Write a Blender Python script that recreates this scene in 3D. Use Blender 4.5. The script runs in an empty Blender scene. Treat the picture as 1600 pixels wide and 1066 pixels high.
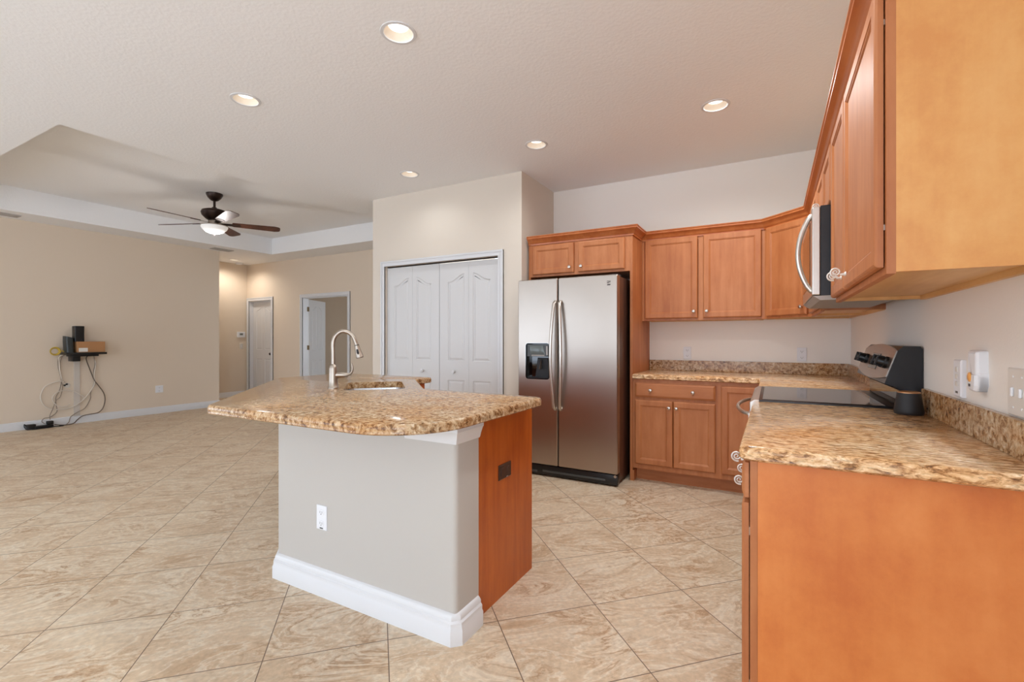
import bpy, bmesh, math, random
from mathutils import Vector, Matrix
from mathutils.geometry import tessellate_polygon
random.seed(4)
S = bpy.context.scene
COL = S.collection
PI = math.pi
V = Vector

# ---------------------------------------------------------------- camera
cam_d = bpy.data.cameras.new('camera')
cam = bpy.data.objects.new('camera', cam_d); COL.objects.link(cam)
cam_d.sensor_width = 36.0
cam_d.lens = 735.0 / 1600.0 * 36.0
cam_d.shift_y = -3.5 / 1600.0
cam_d.clip_start = 0.05; cam_d.clip_end = 100
cam.location = (0, 0, 1.215)
cam.rotation_euler = (PI/2, 0, math.radians(29.0))
S.camera = cam

# ---------------------------------------------------------------- exposure, world, daylight
S.view_settings.view_transform = 'Standard'
S.view_settings.look = 'None'
S.view_settings.gamma = 1.0
S.view_settings.use_curve_mapping = False
S.view_settings.exposure = 0.17

world = bpy.data.worlds.new('World'); S.world = world
world.use_nodes = True
wn = world.node_tree; wn.nodes.clear()
wo = wn.nodes.new('ShaderNodeOutputWorld'); wb = wn.nodes.new('ShaderNodeBackground')
wb.inputs['Color'].default_value = (0.80, 0.93, 1.10, 1); wb.inputs['Strength'].default_value = 3.35
wn.links.new(wb.outputs[0], wo.inputs[0])

def area(name, loc, rot, sx, sy, power, color=(1, 1, 1), spread=180):
    d = bpy.data.lights.new(name, 'AREA'); d.shape = 'RECTANGLE'; d.size = sx; d.size_y = sy
    d.energy = power; d.color = color; d.spread = math.radians(spread)
    o = bpy.data.objects.new(name, d); COL.objects.link(o); o.location = loc; o.rotation_euler = rot
    return o
REAR = -3.6          # the wall of windows behind the camera
# daylight through the glazed openings: sky light travelling inwards, plus added lamps tilted up as ceiling fill
SKY = (0.82, 0.92, 1.0); UP_FILL = (0.78, 0.9, 1.0)
def daylight(name, loc, rz, w, h, sky, up_fill):
    area('daylight_' + name, loc, (PI/2, 0, rz), w, h, sky, SKY)
    area('ground_light_' + name, (loc[0], loc[1], loc[2]), (PI/2+.80, 0, rz), w, h*.8, up_fill, UP_FILL)
daylight('kitchen_window', (-1.35, REAR + 0.03, 1.28), PI, 3.1, 1.9, 8, 8)
daylight('slider', (-6.0, REAR + 0.03, 1.15), PI, 4.2, 2.0, 20, 8)
daylight('side_slider', (.53, -1.95, 1.15), PI/2, 2.2, 2.0, 10, 48)  # unseen slider added on the right wall to light surfaces facing it
daylight('left_window', (-8.73, -1.85, 1.25), -PI/2, 2.2, 2.0, 6, 4)  # unseen window added on the left wall to flatten the light
area('daylight_bedroom_window', (-4.93, 7.9, 1.4), (PI/2, 0, PI/2), 1.6, 1.3, 12, SKY)  # lamp for an unseen window, added so the bedroom is not too dark

# ---------------------------------------------------------------- materials
MATS = {}
def newmat(name):
    m = bpy.data.materials.new(name); m.use_nodes = True
    nt = m.node_tree; b = nt.nodes['Principled BSDF']; MATS[name] = m
    return m, nt, b
def srgb(r, g, b):
    f = lambda c: (c/255/12.92) if c/255 <= .04045 else ((c/255+.055)/1.055)**2.4
    return (f(r), f(g), f(b), 1)
def N(nt, t, **kw):
    n = nt.nodes.new(t)
    for k, v in kw.items():
        if k.startswith('i_'):
            n.inputs[k[2:].replace('_', ' ')].default_value = v
        else: setattr(n, k, v)
    return n
def L(nt, a, b): nt.links.new(a, b)
def plain(name, col, rough=.5, metal=0.0, spec=.5, bump=None, **kw):
    m, nt, b = newmat(name)
    b.inputs['Base Color'].default_value = col; b.inputs['Roughness'].default_value = rough
    b.inputs['Metallic'].default_value = metal; b.inputs['Specular IOR Level'].default_value = spec
    tc = N(nt, 'ShaderNodeTexCoord')
    nz = N(nt, 'ShaderNodeTexNoise'); nz.inputs['Scale'].default_value = 40 if not bump else bump[0]
    nz.inputs['Detail'].default_value = 4
    L(nt, tc.outputs['Object'], nz.inputs['Vector'])
    if bump:
        bp = N(nt, 'ShaderNodeBump'); bp.inputs['Strength'].default_value = bump[1]; bp.inputs['Distance'].default_value = bump[2]
        L(nt, nz.outputs['Fac'], bp.inputs['Height']); L(nt, bp.outputs[0], b.inputs['Normal'])
    else:
        mr = N(nt, 'ShaderNodeMapRange'); mr.inputs['To Min'].default_value = max(0, rough*.9); mr.inputs['To Max'].default_value = min(1, rough*1.1)
        L(nt, nz.outputs['Fac'], mr.inputs['Value']); L(nt, mr.outputs[0], b.inputs['Roughness'])
    return m
def wood(name, c1, c2, c3, grain='Z', rough=.5, streak=.45, coat=.04):
    m, nt, b = newmat(name)
    tc = N(nt, 'ShaderNodeTexCoord')
    mp = N(nt, 'ShaderNodeMapping')
    sc = {'Z': (22, 22, 1.6), 'X': (1.6, 22, 22), 'Y': (22, 1.6, 22)}[grain]
    mp.inputs['Scale'].default_value = sc
    L(nt, tc.outputs['Object'], mp.inputs['Vector'])
    n1 = N(nt, 'ShaderNodeTexNoise'); n1.inputs['Scale'].default_value = 1.0; n1.inputs['Detail'].default_value = 6; n1.inputs['Distortion'].default_value = .6
    L(nt, mp.outputs[0], n1.inputs['Vector'])
    mp2 = N(nt, 'ShaderNodeMapping'); mp2.inputs['Scale'].default_value = tuple(3.2 if s > 2 else (1.6 if streak > .3 else 2.6) for s in sc)
    L(nt, tc.outputs['Object'], mp2.inputs['Vector'])
    n2 = N(nt, 'ShaderNodeTexNoise'); n2.inputs['Scale'].default_value = 1.5; n2.inputs['Detail'].default_value = 8; n2.inputs['Roughness'].default_value = .66
    L(nt, mp2.outputs[0], n2.inputs['Vector'])
    mx = N(nt, 'ShaderNodeMath', operation='MULTIPLY_ADD'); mx.inputs[1].default_value = streak
    L(nt, n1.outputs['Fac'], mx.inputs[0])
    ml = N(nt, 'ShaderNodeMath', operation='MULTIPLY'); ml.inputs[1].default_value = 1-streak
    L(nt, n2.outputs['Fac'], ml.inputs[0]); L(nt, ml.outputs[0], mx.inputs[2])
    cr = N(nt, 'ShaderNodeValToRGB')
    e = cr.color_ramp.elements
    e[0].position = .36; e[0].color = c3; e[1].position = .64; e[1].color = c1
    k = e.new(.5); k.color = c2
    L(nt, mx.outputs[0], cr.inputs['Fac']); L(nt, cr.outputs['Color'], b.inputs['Base Color'])
    b.inputs['Roughness'].default_value = rough; b.inputs['Coat Weight'].default_value = coat; b.inputs['Coat Roughness'].default_value = .22
    return m

M_WALL = plain('wall_paint', srgb(223, 211, 197), .7, spec=.25, bump=(120, .12, .004))
M_WALLB = plain('kitchen_back_wall_paint', srgb(245, 239, 231), .7, spec=.25, bump=(120, .12, .004))  # closet wall paint lightened to make up for weak light here
M_WALL2 = plain('living_wall_paint', srgb(226, 209, 189), .72, spec=.25, bump=(120, .12, .004))
M_WALLR = plain('kitchen_side_wall_paint', srgb(236, 230, 223), .7, spec=.25, bump=(120, .12, .004))  # wall paint made paler: the light on this wall is in the colour
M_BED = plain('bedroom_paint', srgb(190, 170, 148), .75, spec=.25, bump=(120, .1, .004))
M_CEIL = plain('ceiling_knockdown', srgb(244, 243, 243), .85, spec=.2, bump=(55, .35, .006))
M_TRIM = plain('white_trim_paint', srgb(222, 221, 222), .35)
M_DOORW = plain('white_door_paint', srgb(214, 212, 211), .4)
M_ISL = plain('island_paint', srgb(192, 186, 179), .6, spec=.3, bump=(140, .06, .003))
M_WOOD = wood('stained_maple', srgb(196, 126, 78), srgb(184, 113, 65), srgb(170, 98, 53))
M_WOODX = wood('stained_maple_drawer', srgb(196, 126, 78), srgb(184, 113, 65), srgb(170, 98, 53), 'X')
M_WOODY = wood('stained_maple_rail', srgb(196, 126, 78), srgb(184, 113, 65), srgb(170, 98, 53), 'Y')
M_CROWN = wood('crown_maple', srgb(196, 118, 66), srgb(184, 104, 54), srgb(170, 90, 44), 'Y', rough=.3)
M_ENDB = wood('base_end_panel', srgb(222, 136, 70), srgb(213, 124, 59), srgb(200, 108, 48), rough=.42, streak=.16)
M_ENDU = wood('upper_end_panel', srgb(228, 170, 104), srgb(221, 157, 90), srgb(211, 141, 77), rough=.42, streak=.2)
M_ISLP = wood('island_end_panel', srgb(200, 106, 36), srgb(186, 92, 27), srgb(168, 76, 20), rough=.35)
M_INSIDE = wood('pale_maple_underside', srgb(226, 182, 122), srgb(216, 168, 106), srgb(204, 152, 92), 'Y', rough=.45)
M_DARKGAP = plain('dark_recess', srgb(38, 26, 18), .8)
M_NICKEL = plain('brushed_nickel', srgb(172, 160, 148), .36, 1.0)
M_KNOB = plain('satin_knob', srgb(205, 196, 186), .25, 1.0)
M_SCROLL = plain('pale_scroll_metal', srgb(225, 218, 210), .4, .35)
M_BLACK = plain('black_plastic', srgb(16, 16, 18), .35)
M_BLACKM = plain('black_matte', srgb(30, 30, 33), .55)
M_ENAMEL = plain('black_enamel', srgb(22, 22, 26), .3, bump=(300, .15, .001))
M_GLASSB = plain('black_cooktop_glass', srgb(10, 10, 11), .05, spec=.9)
M_DKGREY = plain('dark_grey_plastic', srgb(70, 72, 72), .4)
M_PLATE = plain('white_plate_plastic', srgb(232, 232, 235), .35)
M_ALMOND = plain('almond_plate_plastic', srgb(222, 216, 208), .35)
M_SLOT = plain('slot_grey', srgb(120, 118, 118), .6)
M_BROWN = plain('brown_plate_plastic', srgb(62, 36, 24), .4)
M_BRONZE = plain('oil_rubbed_bronze', srgb(52, 36, 30), .35, .6)
M_BLADE = wood('walnut_blade', srgb(96, 52, 34), srgb(76, 38, 24), srgb(56, 26, 16), 'X', rough=.5)
M_CARD = plain('cardboard', srgb(178, 128, 84), .8)
M_PAPER = plain('paper_label', srgb(226, 220, 212), .7)
M_YEL = plain('yellow_cable', srgb(196, 164, 60), .5)
M_CABW = plain('white_cable', srgb(222, 210, 196), .5)
M_CABG = plain('taupe_cable', srgb(146, 130, 114), .55)
M_CABB = plain('dark_cable', srgb(104, 88, 74), .5)
M_RACE = plain('painted_raceway', srgb(206, 196, 186), .5)
M_VENT = plain('vent_grey', srgb(176, 168, 162), .5)
M_COPPER = plain('copper_top', srgb(200, 150, 105), .35, .7)
M_ORANGE = plain('amber_lens', srgb(236, 170, 92), .35)
M_SCREEN = plain('lcd_grey', srgb(120, 122, 118), .3)
M_HINGE = plain('bronze_hinge', srgb(112, 92, 66), .4, .7)
M_LOGO = plain('dark_emblem', srgb(60, 52, 46), .4)

def stainless(name, col, rough, sc):
    m, nt, b = newmat(name)
    b.inputs['Base Color'].default_value = col; b.inputs['Metallic'].default_value = 1
    tc = N(nt, 'ShaderNodeTexCoord'); mp = N(nt, 'ShaderNodeMapping'); mp.inputs['Scale'].default_value = sc
    nz = N(nt, 'ShaderNodeTexNoise'); nz.inputs['Scale'].default_value = 1; nz.inputs['Detail'].default_value = 3
    L(nt, tc.outputs['Object'], mp.inputs['Vector']); L(nt, mp.outputs[0], nz.inputs['Vector'])
    mr = N(nt, 'ShaderNodeMapRange'); mr.inputs['To Min'].default_value = rough*.85; mr.inputs['To Max'].default_value = rough*1.15
    L(nt, nz.outputs['Fac'], mr.inputs['Value']); L(nt, mr.outputs[0], b.inputs['Roughness'])
    # slow dents in the sheet
    n2 = N(nt, 'ShaderNodeTexNoise'); n2.inputs['Scale'].default_value = 3.0; n2.inputs['Detail'].default_value = 1
    L(nt, tc.outputs['Object'], n2.inputs['Vector'])
    bp = N(nt, 'ShaderNodeBump'); bp.inputs['Strength'].default_value = .12; bp.inputs['Distance'].default_value = .02
    L(nt, n2.outputs['Fac'], bp.inputs['Height']); L(nt, bp.outputs[0], b.inputs['Normal'])
    return m
M_STEEL = stainless('stainless_steel', srgb(177, 166, 156), .3, (2, 2, 220))
M_STEELD = stainless('stainless_trim', srgb(205, 198, 190), .3, (2, 220, 2))
M_SINK = stainless('sink_steel', srgb(205, 205, 206), .25, (60, 60, 60))

def emit(name, col, strength):
    m, nt, b = newmat(name)
    b.inputs['Base Color'].default_value = (.9, .9, .9, 1)
    b.inputs['Emission Color'].default_value = col; b.inputs['Emission Strength'].default_value = strength
    return m
M_BULB = emit('lit_bulb', (1, .96, .90, 1), 2.2)
M_BULBH = emit('lit_bulb_hall', (1, .93, .82, 1), 2.2)
M_BOWL = emit('lit_frosted_bowl', (1, .95, .87, 1), .22)
M_BAFFLE = plain('white_baffle', srgb(236, 224, 208), .6)

def granite(name, warp, gain=.92):
    m, nt, b = newmat(name)
    tc = N(nt, 'ShaderNodeTexCoord'); mp = N(nt, 'ShaderNodeMapping'); mp.inputs['Scale'].default_value = warp
    L(nt, tc.outputs['Object'], mp.inputs['Vector'])
    nd = N(nt, 'ShaderNodeTexNoise'); nd.inputs['Scale'].default_value = 30; nd.inputs['Detail'].default_value = 3
    L(nt, mp.outputs[0], nd.inputs['Vector'])
    va = N(nt, 'ShaderNodeVectorMath', operation='SCALE'); va.inputs['Scale'].default_value = .05
    L(nt, nd.outputs['Color'], va.inputs[0])
    vb = N(nt, 'ShaderNodeVectorMath', operation='ADD'); L(nt, mp.outputs[0], vb.inputs[0]); L(nt, va.outputs[0], vb.inputs[1])
    n1 = N(nt, 'ShaderNodeTexNoise'); n1.inputs['Scale'].default_value = 46; n1.inputs['Detail'].default_value = 6; n1.inputs['Roughness'].default_value = .68
    L(nt, vb.outputs[0], n1.inputs['Vector'])
    cr = N(nt, 'ShaderNodeValToRGB'); e = cr.color_ramp.elements
    e[0].position = .33; e[0].color = srgb(92, 66, 46); e[1].position = .70; e[1].color = srgb(238, 227, 208)
    for p, c in ((.42, srgb(158, 118, 80)), (.49, srgb(200, 166, 128)), (.58, srgb(220, 196, 164))):
        k = e.new(p); k.color = c
    L(nt, n1.outputs['Fac'], cr.inputs['Fac'])
    vo = N(nt, 'ShaderNodeTexVoronoi'); vo.inputs['Scale'].default_value = 120; L(nt, vb.outputs[0], vo.inputs['Vector'])
    c2 = N(nt, 'ShaderNodeValToRGB'); e = c2.color_ramp.elements
    e[0].position = .0; e[0].color = (.10, .06, .035, 1); e[1].position = .32; e[1].color = (1, 1, 1, 1)
    sp = N(nt, 'ShaderNodeSeparateColor'); L(nt, vo.outputs['Color'], sp.inputs[0])
    L(nt, sp.outputs[0], c2.inputs['Fac']); 
    n3 = N(nt, 'ShaderNodeTexNoise'); n3.inputs['Scale'].default_value = 5; n3.inputs['Detail'].default_value = 3
    L(nt, mp.outputs[0], n3.inputs['Vector'])
    c3 = N(nt, 'ShaderNodeValToRGB'); e = c3.color_ramp.elements
    e[0].position = .35; e[0].color = srgb(240, 216, 186); e[1].position = .65; e[1].color = srgb(250, 248, 244)
    L(nt, n3.outputs['Fac'], c3.inputs['Fac'])
    mx = N(nt, 'ShaderNodeMix', data_type='RGBA', blend_type='MULTIPLY'); mx.inputs['Factor'].default_value = .38
    L(nt, cr.outputs[0], mx.inputs['A']); L(nt, c2.outputs[0], mx.inputs['B'])
    my = N(nt, 'ShaderNodeMix', data_type='RGBA', blend_type='MULTIPLY'); my.inputs['Factor'].default_value = 1
    L(nt, mx.outputs['Result'], my.inputs['A']); L(nt, c3.outputs[0], my.inputs['B'])
    gn = N(nt, 'ShaderNodeVectorMath', operation='SCALE'); gn.inputs['Scale'].default_value = gain; L(nt, my.outputs['Result'], gn.inputs[0])
    L(nt, gn.outputs[0], b.inputs['Base Color'])
    b.inputs['Roughness'].default_value = .15; b.inputs['Specular IOR Level'].default_value = .32
    return m
M_GRAN = granite('island_granite', (1, 1, 1))
M_GRANR = granite('counter_granite', (.62, 1.75, 1.5), 1.38)

def tiles():
    m, nt, b = newmat('travertine_tile')
    tc = N(nt, 'ShaderNodeTexCoord')
    mp = N(nt, 'ShaderNodeMapping', vector_type='TEXTURE')
    # texture mapping: tile axes at 45 degrees, 0.457 m tiles, node at (-0.711, 2.064)
    mp.inputs['Location'].default_value = (-0.711, 2.064, 0); mp.inputs['Rotation'].default_value = (0, 0, PI/4)
    mp.inputs['Scale'].default_value = (.4575, .4575, 1)
    L(nt, tc.outputs['Object'], mp.inputs['Vector'])
    br = N(nt, 'ShaderNodeTexBrick'); br.offset = 0; br.squash = 1
    br.inputs['Scale'].default_value = 1; br.inputs['Brick Width'].default_value = 1; br.inputs['Row Height'].default_value = 1
    br.inputs['Mortar Size'].default_value = .0045; br.inputs['Mortar Smooth'].default_value = .1; br.inputs['Bias'].default_value = 0
    L(nt, mp.outputs[0], br.inputs['Vector'])
    fl = N(nt, 'ShaderNodeVectorMath', operation='FLOOR'); L(nt, mp.outputs[0], fl.inputs[0])
    wn_ = N(nt, 'ShaderNodeTexWhiteNoise', noise_dimensions='3D'); L(nt, fl.outputs[0], wn_.inputs['Vector'])
    sc = N(nt, 'ShaderNodeVectorMath', operation='SCALE'); sc.inputs['Scale'].default_value = 17.0; L(nt, wn_.outputs['Color'], sc.inputs[0])
    ad = N(nt, 'ShaderNodeVectorMath', operation='ADD'); L(nt, mp.outputs[0], ad.inputs[0]); L(nt, sc.outputs[0], ad.inputs[1])
    rt = N(nt, 'ShaderNodeMapping'); rt.inputs['Rotation'].default_value = (0, 0, math.radians(38)); rt.inputs['Scale'].default_value = (.85, 1.9, 1)
    L(nt, ad.outputs[0], rt.inputs['Vector'])
    n1 = N(nt, 'ShaderNodeTexNoise'); n1.inputs['Scale'].default_value = 1.15; n1.inputs['Detail'].default_value = 8; n1.inputs['Roughness'].default_value = .62; n1.inputs['Distortion'].default_value = .7
    L(nt, rt.outputs[0], n1.inputs['Vector'])
    # contour veins: a sine of the noise field gives strata
    mu = N(nt, 'ShaderNodeMath', operation='MULTIPLY'); mu.inputs[1].default_value = 58; L(nt, n1.outputs['Fac'], mu.inputs[0])
    sn = N(nt, 'ShaderNodeMath', operation='SINE'); L(nt, mu.outputs[0], sn.inputs[0])
    r1 = N(nt, 'ShaderNodeValToRGB'); e = r1.color_ramp.elements
    e[0].position = .28; e[0].color = srgb(200, 169, 136); e[1].position = .74; e[1].color = srgb(228, 211, 187)
    k = e.new(.42); k.color = srgb(212, 186, 156); k = e.new(.56); k.color = srgb(219, 197, 169)
    L(nt, n1.outputs['Fac'], r1.inputs['Fac'])
    r2 = N(nt, 'ShaderNodeValToRGB'); e = r2.color_ramp.elements
    e[0].position = .78; e[0].color = (0, 0, 0, 1); e[1].position = 1.0; e[1].color = (1, 1, 1, 1)
    m2 = N(nt, 'ShaderNodeMapRange'); m2.inputs['From Min'].default_value = -1; m2.inputs['From Max'].default_value = 1
    L(nt, sn.outputs[0], m2.inputs['Value']); L(nt, m2.outputs[0], r2.inputs['Fac'])
    n4 = N(nt, 'ShaderNodeTexNoise'); n4.inputs['Scale'].default_value = 2.0; n4.inputs['Detail'].default_value = 4; L(nt, ad.outputs[0], n4.inputs['Vector'])
    m4 = N(nt, 'ShaderNodeMapRange'); m4.inputs['From Min'].default_value = .4; m4.inputs['From Max'].default_value = .65; m4.inputs['To Max'].default_value = .85
    L(nt, n4.outputs['Fac'], m4.inputs['Value'])
    vm = N(nt, 'ShaderNodeMath', operation='MULTIPLY'); L(nt, r2.outputs[0], vm.inputs[0]); L(nt, m4.outputs[0], vm.inputs[1])
    x1 = N(nt, 'ShaderNodeMix', data_type='RGBA'); L(nt, vm.outputs[0], x1.inputs['Factor']); L(nt, r1.outputs[0], x1.inputs['A']); x1.inputs['B'].default_value = srgb(178, 142, 108)
    # light strata
    r5 = N(nt, 'ShaderNodeValToRGB'); e = r5.color_ramp.elements
    e[0].position = .0; e[0].color = (.6, .6, .6, 1); e[1].position = .2; e[1].color = (0, 0, 0, 1)
    L(nt, m2.outputs[0], r5.inputs['Fac'])
    x2 = N(nt, 'ShaderNodeMix', data_type='RGBA'); L(nt, r5.outputs[0], x2.inputs['Factor']); L(nt, x1.outputs['Result'], x2.inputs['A']); x2.inputs['B'].default_value = srgb(233, 220, 199)
    n6 = N(nt, 'ShaderNodeTexNoise'); n6.inputs['Scale'].default_value = 26; n6.inputs['Detail'].default_value = 5; L(nt, ad.outputs[0], n6.inputs['Vector'])
    m6 = N(nt, 'ShaderNodeMapRange'); m6.inputs['From Min'].default_value = .3; m6.inputs['From Max'].default_value = .7; m6.inputs['To Min'].default_value = .86; m6.inputs['To Max'].default_value = 1.06
    L(nt, n6.outputs['Fac'], m6.inputs['Value'])
    x3 = N(nt, 'ShaderNodeVectorMath', operation='SCALE'); L(nt, x2.outputs['Result'], x3.inputs[0]); L(nt, m6.outputs[0], x3.inputs['Scale'])
    x4 = N(nt, 'ShaderNodeMix', data_type='RGBA'); L(nt, br.outputs['Fac'], x4.inputs['Factor']); L(nt, x3.outputs[0], x4.inputs['A']); x4.inputs['B'].default_value = srgb(118, 98, 82)
    L(nt, x4.outputs['Result'], b.inputs['Base Color'])
    b.inputs['Roughness'].default_value = .42; b.inputs['Specular IOR Level'].default_value = .28
    bp = N(nt, 'ShaderNodeBump', invert=True); bp.inputs['Strength'].default_value = .35; bp.inputs['Distance'].default_value = .003
    L(nt, br.outputs['Fac'], bp.inputs['Height']); L(nt, bp.outputs[0], b.inputs['Normal'])
    return m
M_TILE = tiles()

# ---------------------------------------------------------------- mesh helpers
class Fr:
    """local frame: a along u, b along v, c along n"""
    def __init__(s, o, u, v, n): s.o, s.u, s.v, s.n = V(o), V(u).normalized(), V(v).normalized(), V(n).normalized()
    def p(s, a, b, c): return s.o + s.u*a + s.v*b + s.n*c
    def at(s, a, b, c=0): return Fr(s.p(a, b, c), s.u, s.v, s.n)
WORLD = Fr((0, 0, 0), (1, 0, 0), (0, 1, 0), (0, 0, 1))
def frame_back(o): return Fr(o, (1, 0, 0), (0, 0, 1), (0, -1, 0))      # things on walls facing -Y
def frame_right(o): return Fr(o, (0, -1, 0), (0, 0, 1), (-1, 0, 0))    # things on the wall facing -X
def frame_left(o): return Fr(o, (0, 1, 0), (0, 0, 1), (1, 0, 0))       # things on walls facing +X
def frame_down(o): return Fr(o, (1, 0, 0), (0, -1, 0), (0, 0, -1))

def BM(): return bmesh.new()
def box(bm, fr, a0, a1, b0, b1, c0, c1, bev=0.0, seg=2):
    if bev:
        t = bmesh.new(); box(t, fr, a0, a1, b0, b1, c0, c1)
        bmesh.ops.bevel(t, geom=t.edges[:], offset=bev, segments=seg, affect='EDGES', profile=.5)
        merge(bm, t); return
    vs = [bm.verts.new(fr.p(a, b, c)) for c in (c0, c1) for b in (b0, b1) for a in (a0, a1)]
    for f in ((0, 2, 3, 1), (4, 5, 7, 6), (0, 1, 5, 4), (2, 6, 7, 3), (0, 4, 6, 2), (1, 3, 7, 5)):
        bm.faces.new([vs[i] for i in f])
def merge(bm, t):
    mp = {}
    for v in t.verts: mp[v] = bm.verts.new(v.co)
    for f in t.faces:
        try: bm.faces.new([mp[v] for v in f.verts])
        except ValueError: pass
    t.free()
def loop(bm, pts): return [bm.verts.new(p) for p in pts]
def bridge(bm, A, B, closed=True):
    n = len(A)
    for i in range(n if closed else n-1):
        j = (i+1) % n
        bm.faces.new((A[i], A[j], B[j], B[i]))
def cap(bm, A):
    try: bm.faces.new(A)
    except ValueError: pass
def rings(bm, fr, loops2d, capend=True, capstart=False):
    """loops2d: list of (list of (a,b), c) of equal length, bridged in turn"""
    prev = None; first = None
    for pts, c in loops2d:
        A = loop(bm, [fr.p(a, b, c) for a, b in pts])
        if prev: bridge(bm, prev, A)
        else: first = A
        prev = A
    if capend: cap(bm, prev)
    if capstart: cap(bm, first[::-1])
def rect(a0, a1, b0, b1, i=0): return [(a0+i, b0+i), (a1-i, b0+i), (a1-i, b1-i), (a0+i, b1-i)]
def inset(pts, d):
    n = len(pts); out = []
    A = sum(pts[i][0]*pts[(i+1) % n][1]-pts[(i+1) % n][0]*pts[i][1] for i in range(n))
    sg = 1 if A > 0 else -1
    for i in range(n):
        p0, p1, p2 = V(pts[i-1]), V(pts[i]), V(pts[(i+1) % n])
        e1 = (p1-p0).normalized(); e2 = (p2-p1).normalized()
        n1 = V((-e1.y, e1.x))*sg; n2 = V((-e2.y, e2.x))*sg
        k = n1+n2; q = k.dot(k)
        k = k*(2/q) if q > .2 else n1
        out.append((p1.x+k.x*d, p1.y+k.y*d))
    return out
def tess(bm, fr, outer, holes, c, flip=False):
    """planar face with holes; returns vert loops"""
    ls = [outer]+holes
    vl = [[bm.verts.new(fr.p(a, b, c)) for a, b in l] for l in ls]
    flat = [v for l in vl for v in l]
    for t in tessellate_polygon([[V((a, b, 0)) for a, b in l] for l in ls]):
        try: bm.faces.new([flat[i] for i in (t[::-1] if flip else t)])
        except ValueError: pass
    return vl
def slab(bm, fr, outer, holes, c0, c1):
    A = tess(bm, fr, outer, holes, c0); B = tess(bm, fr, outer, holes, c1)
    for a, b in zip(A, B): bridge(bm, a, b)
def circ(cx, cy, r, n=24, a0=0): return [(cx+r*math.cos(a0+2*PI*i/n), cy+r*math.sin(a0+2*PI*i/n)) for i in range(n)]
def lathe(bm, fr, prof, n=24, ca=0, cb=0):
    """prof: list of (r, c) around the frame's n axis"""
    prev = None
    for r, c in prof:
        if r < 1e-6:
            A = [bm.verts.new(fr.p(ca, cb, c))]
        else: A = loop(bm, [fr.p(x, y, c) for x, y in circ(ca, cb, r, n)])
        if prev:
            if len(A) == 1 and len(prev) > 1:
                for i in range(n): bm.faces.new((prev[i], prev[(i+1) % n], A[0]))
            elif len(prev) == 1 and len(A) > 1:
                for i in range(n): bm.faces.new((prev[0], A[(i+1) % n], A[i]))
            else: bridge(bm, prev, A)
        elif len(A) > 1: cap(bm, A[::-1])
        prev = A
    if len(prev) > 1: cap(bm, prev)
def smooth(pts, k=6):
    P = [V(p) for p in pts]; out = []
    for i in range(len(P)-1):
        p0 = P[max(i-1, 0)]; p1 = P[i]; p2 = P[i+1]; p3 = P[min(i+2, len(P)-1)]
        for j in range(k):
            t = j/k
            out.append(.5*((2*p1)+(-p0+p2)*t+(2*p0-5*p1+4*p2-p3)*t*t+(-p0+3*p1-3*p2+p3)*t**3))
    out.append(P[-1]); return out
def tube(bm, pts, r, n=10, flat=None):
    P = [V(p) for p in pts]
    R = r if isinstance(r, (list, tuple)) else [r]*len(P)
    t0 = (P[1]-P[0]).normalized()
    up = V((0, 0, 1)) if abs(t0.z) < .9 else V((1, 0, 0))
    x = t0.cross(up).normalized(); prev = None
    for i, p in enumerate(P):
        t = (P[min(i+1, len(P)-1)]-P[max(i-1, 0)]).normalized()
        x = (x-t*x.dot(t)).normalized(); y = t.cross(x)
        fy = flat or 1
        A = loop(bm, [p+x*(R[i]*math.cos(2*PI*k/n))+y*(R[i]*fy*math.sin(2*PI*k/n)) for k in range(n)])
        if prev: bridge(bm, prev, A)
        else: cap(bm, A[::-1])
        prev = A
    cap(bm, prev)
def round_poly(pts, radii, seg=8):
    out = []; n = len(pts)
    for i in range(n):
        p = V(pts[i]); r = radii[i] if isinstance(radii, (list, tuple)) else radii
        if r <= 0: out.append((p.x, p.y)); continue
        a = (V(pts[i-1])-p); b = (V(pts[(i+1) % n])-p)
        ang = a.angle(b); d = min(r/math.tan(ang/2), a.length*.49, b.length*.49); r2 = d*math.tan(ang/2)
        a.normalize(); b.normalize(); s = p+a*d; e = p+b*d
        c = p+(a+b).normalized()*(r2/math.sin(ang/2))
        a0 = math.atan2(s.y-c.y, s.x-c.x); a1 = math.atan2(e.y-c.y, e.x-c.x)
        dd = (a1-a0+PI) % (2*PI)-PI
        for k in range(seg+1):
            t = a0+dd*k/seg; out.append((c.x+r2*math.cos(t), c.y+r2*math.sin(t)))
    return out
def sweep(bm, path, prof, closed=False):
    """sweep a profile (out, up) along a 2-D polyline with mitred corners; 'out' is to the right of travel"""
    P = [V((p[0], p[1])) for p in path]; n = len(P); Ls = []
    for i in range(n):
        ds = []
        if i > 0 or closed: ds.append((P[i]-P[i-1]).normalized())
        if i < n-1 or closed: ds.append((P[(i+1) % n]-P[i]).normalized())
        ns = [V((d.y, -d.x)) for d in ds]
        if len(ns) == 2:
            k = ns[0]+ns[1]; k = k*(2/k.dot(k))
        else: k = ns[0]
        Ls.append(loop(bm, [V((P[i].x+k.x*o, P[i].y+k.y*o, z)) for o, z in prof]))
    for i in range(n-1): bridge(bm, Ls[i], Ls[i+1])
    if closed: bridge(bm, Ls[-1], Ls[0])
    else: cap(bm, Ls[0][::-1]); cap(bm, Ls[-1])

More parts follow.
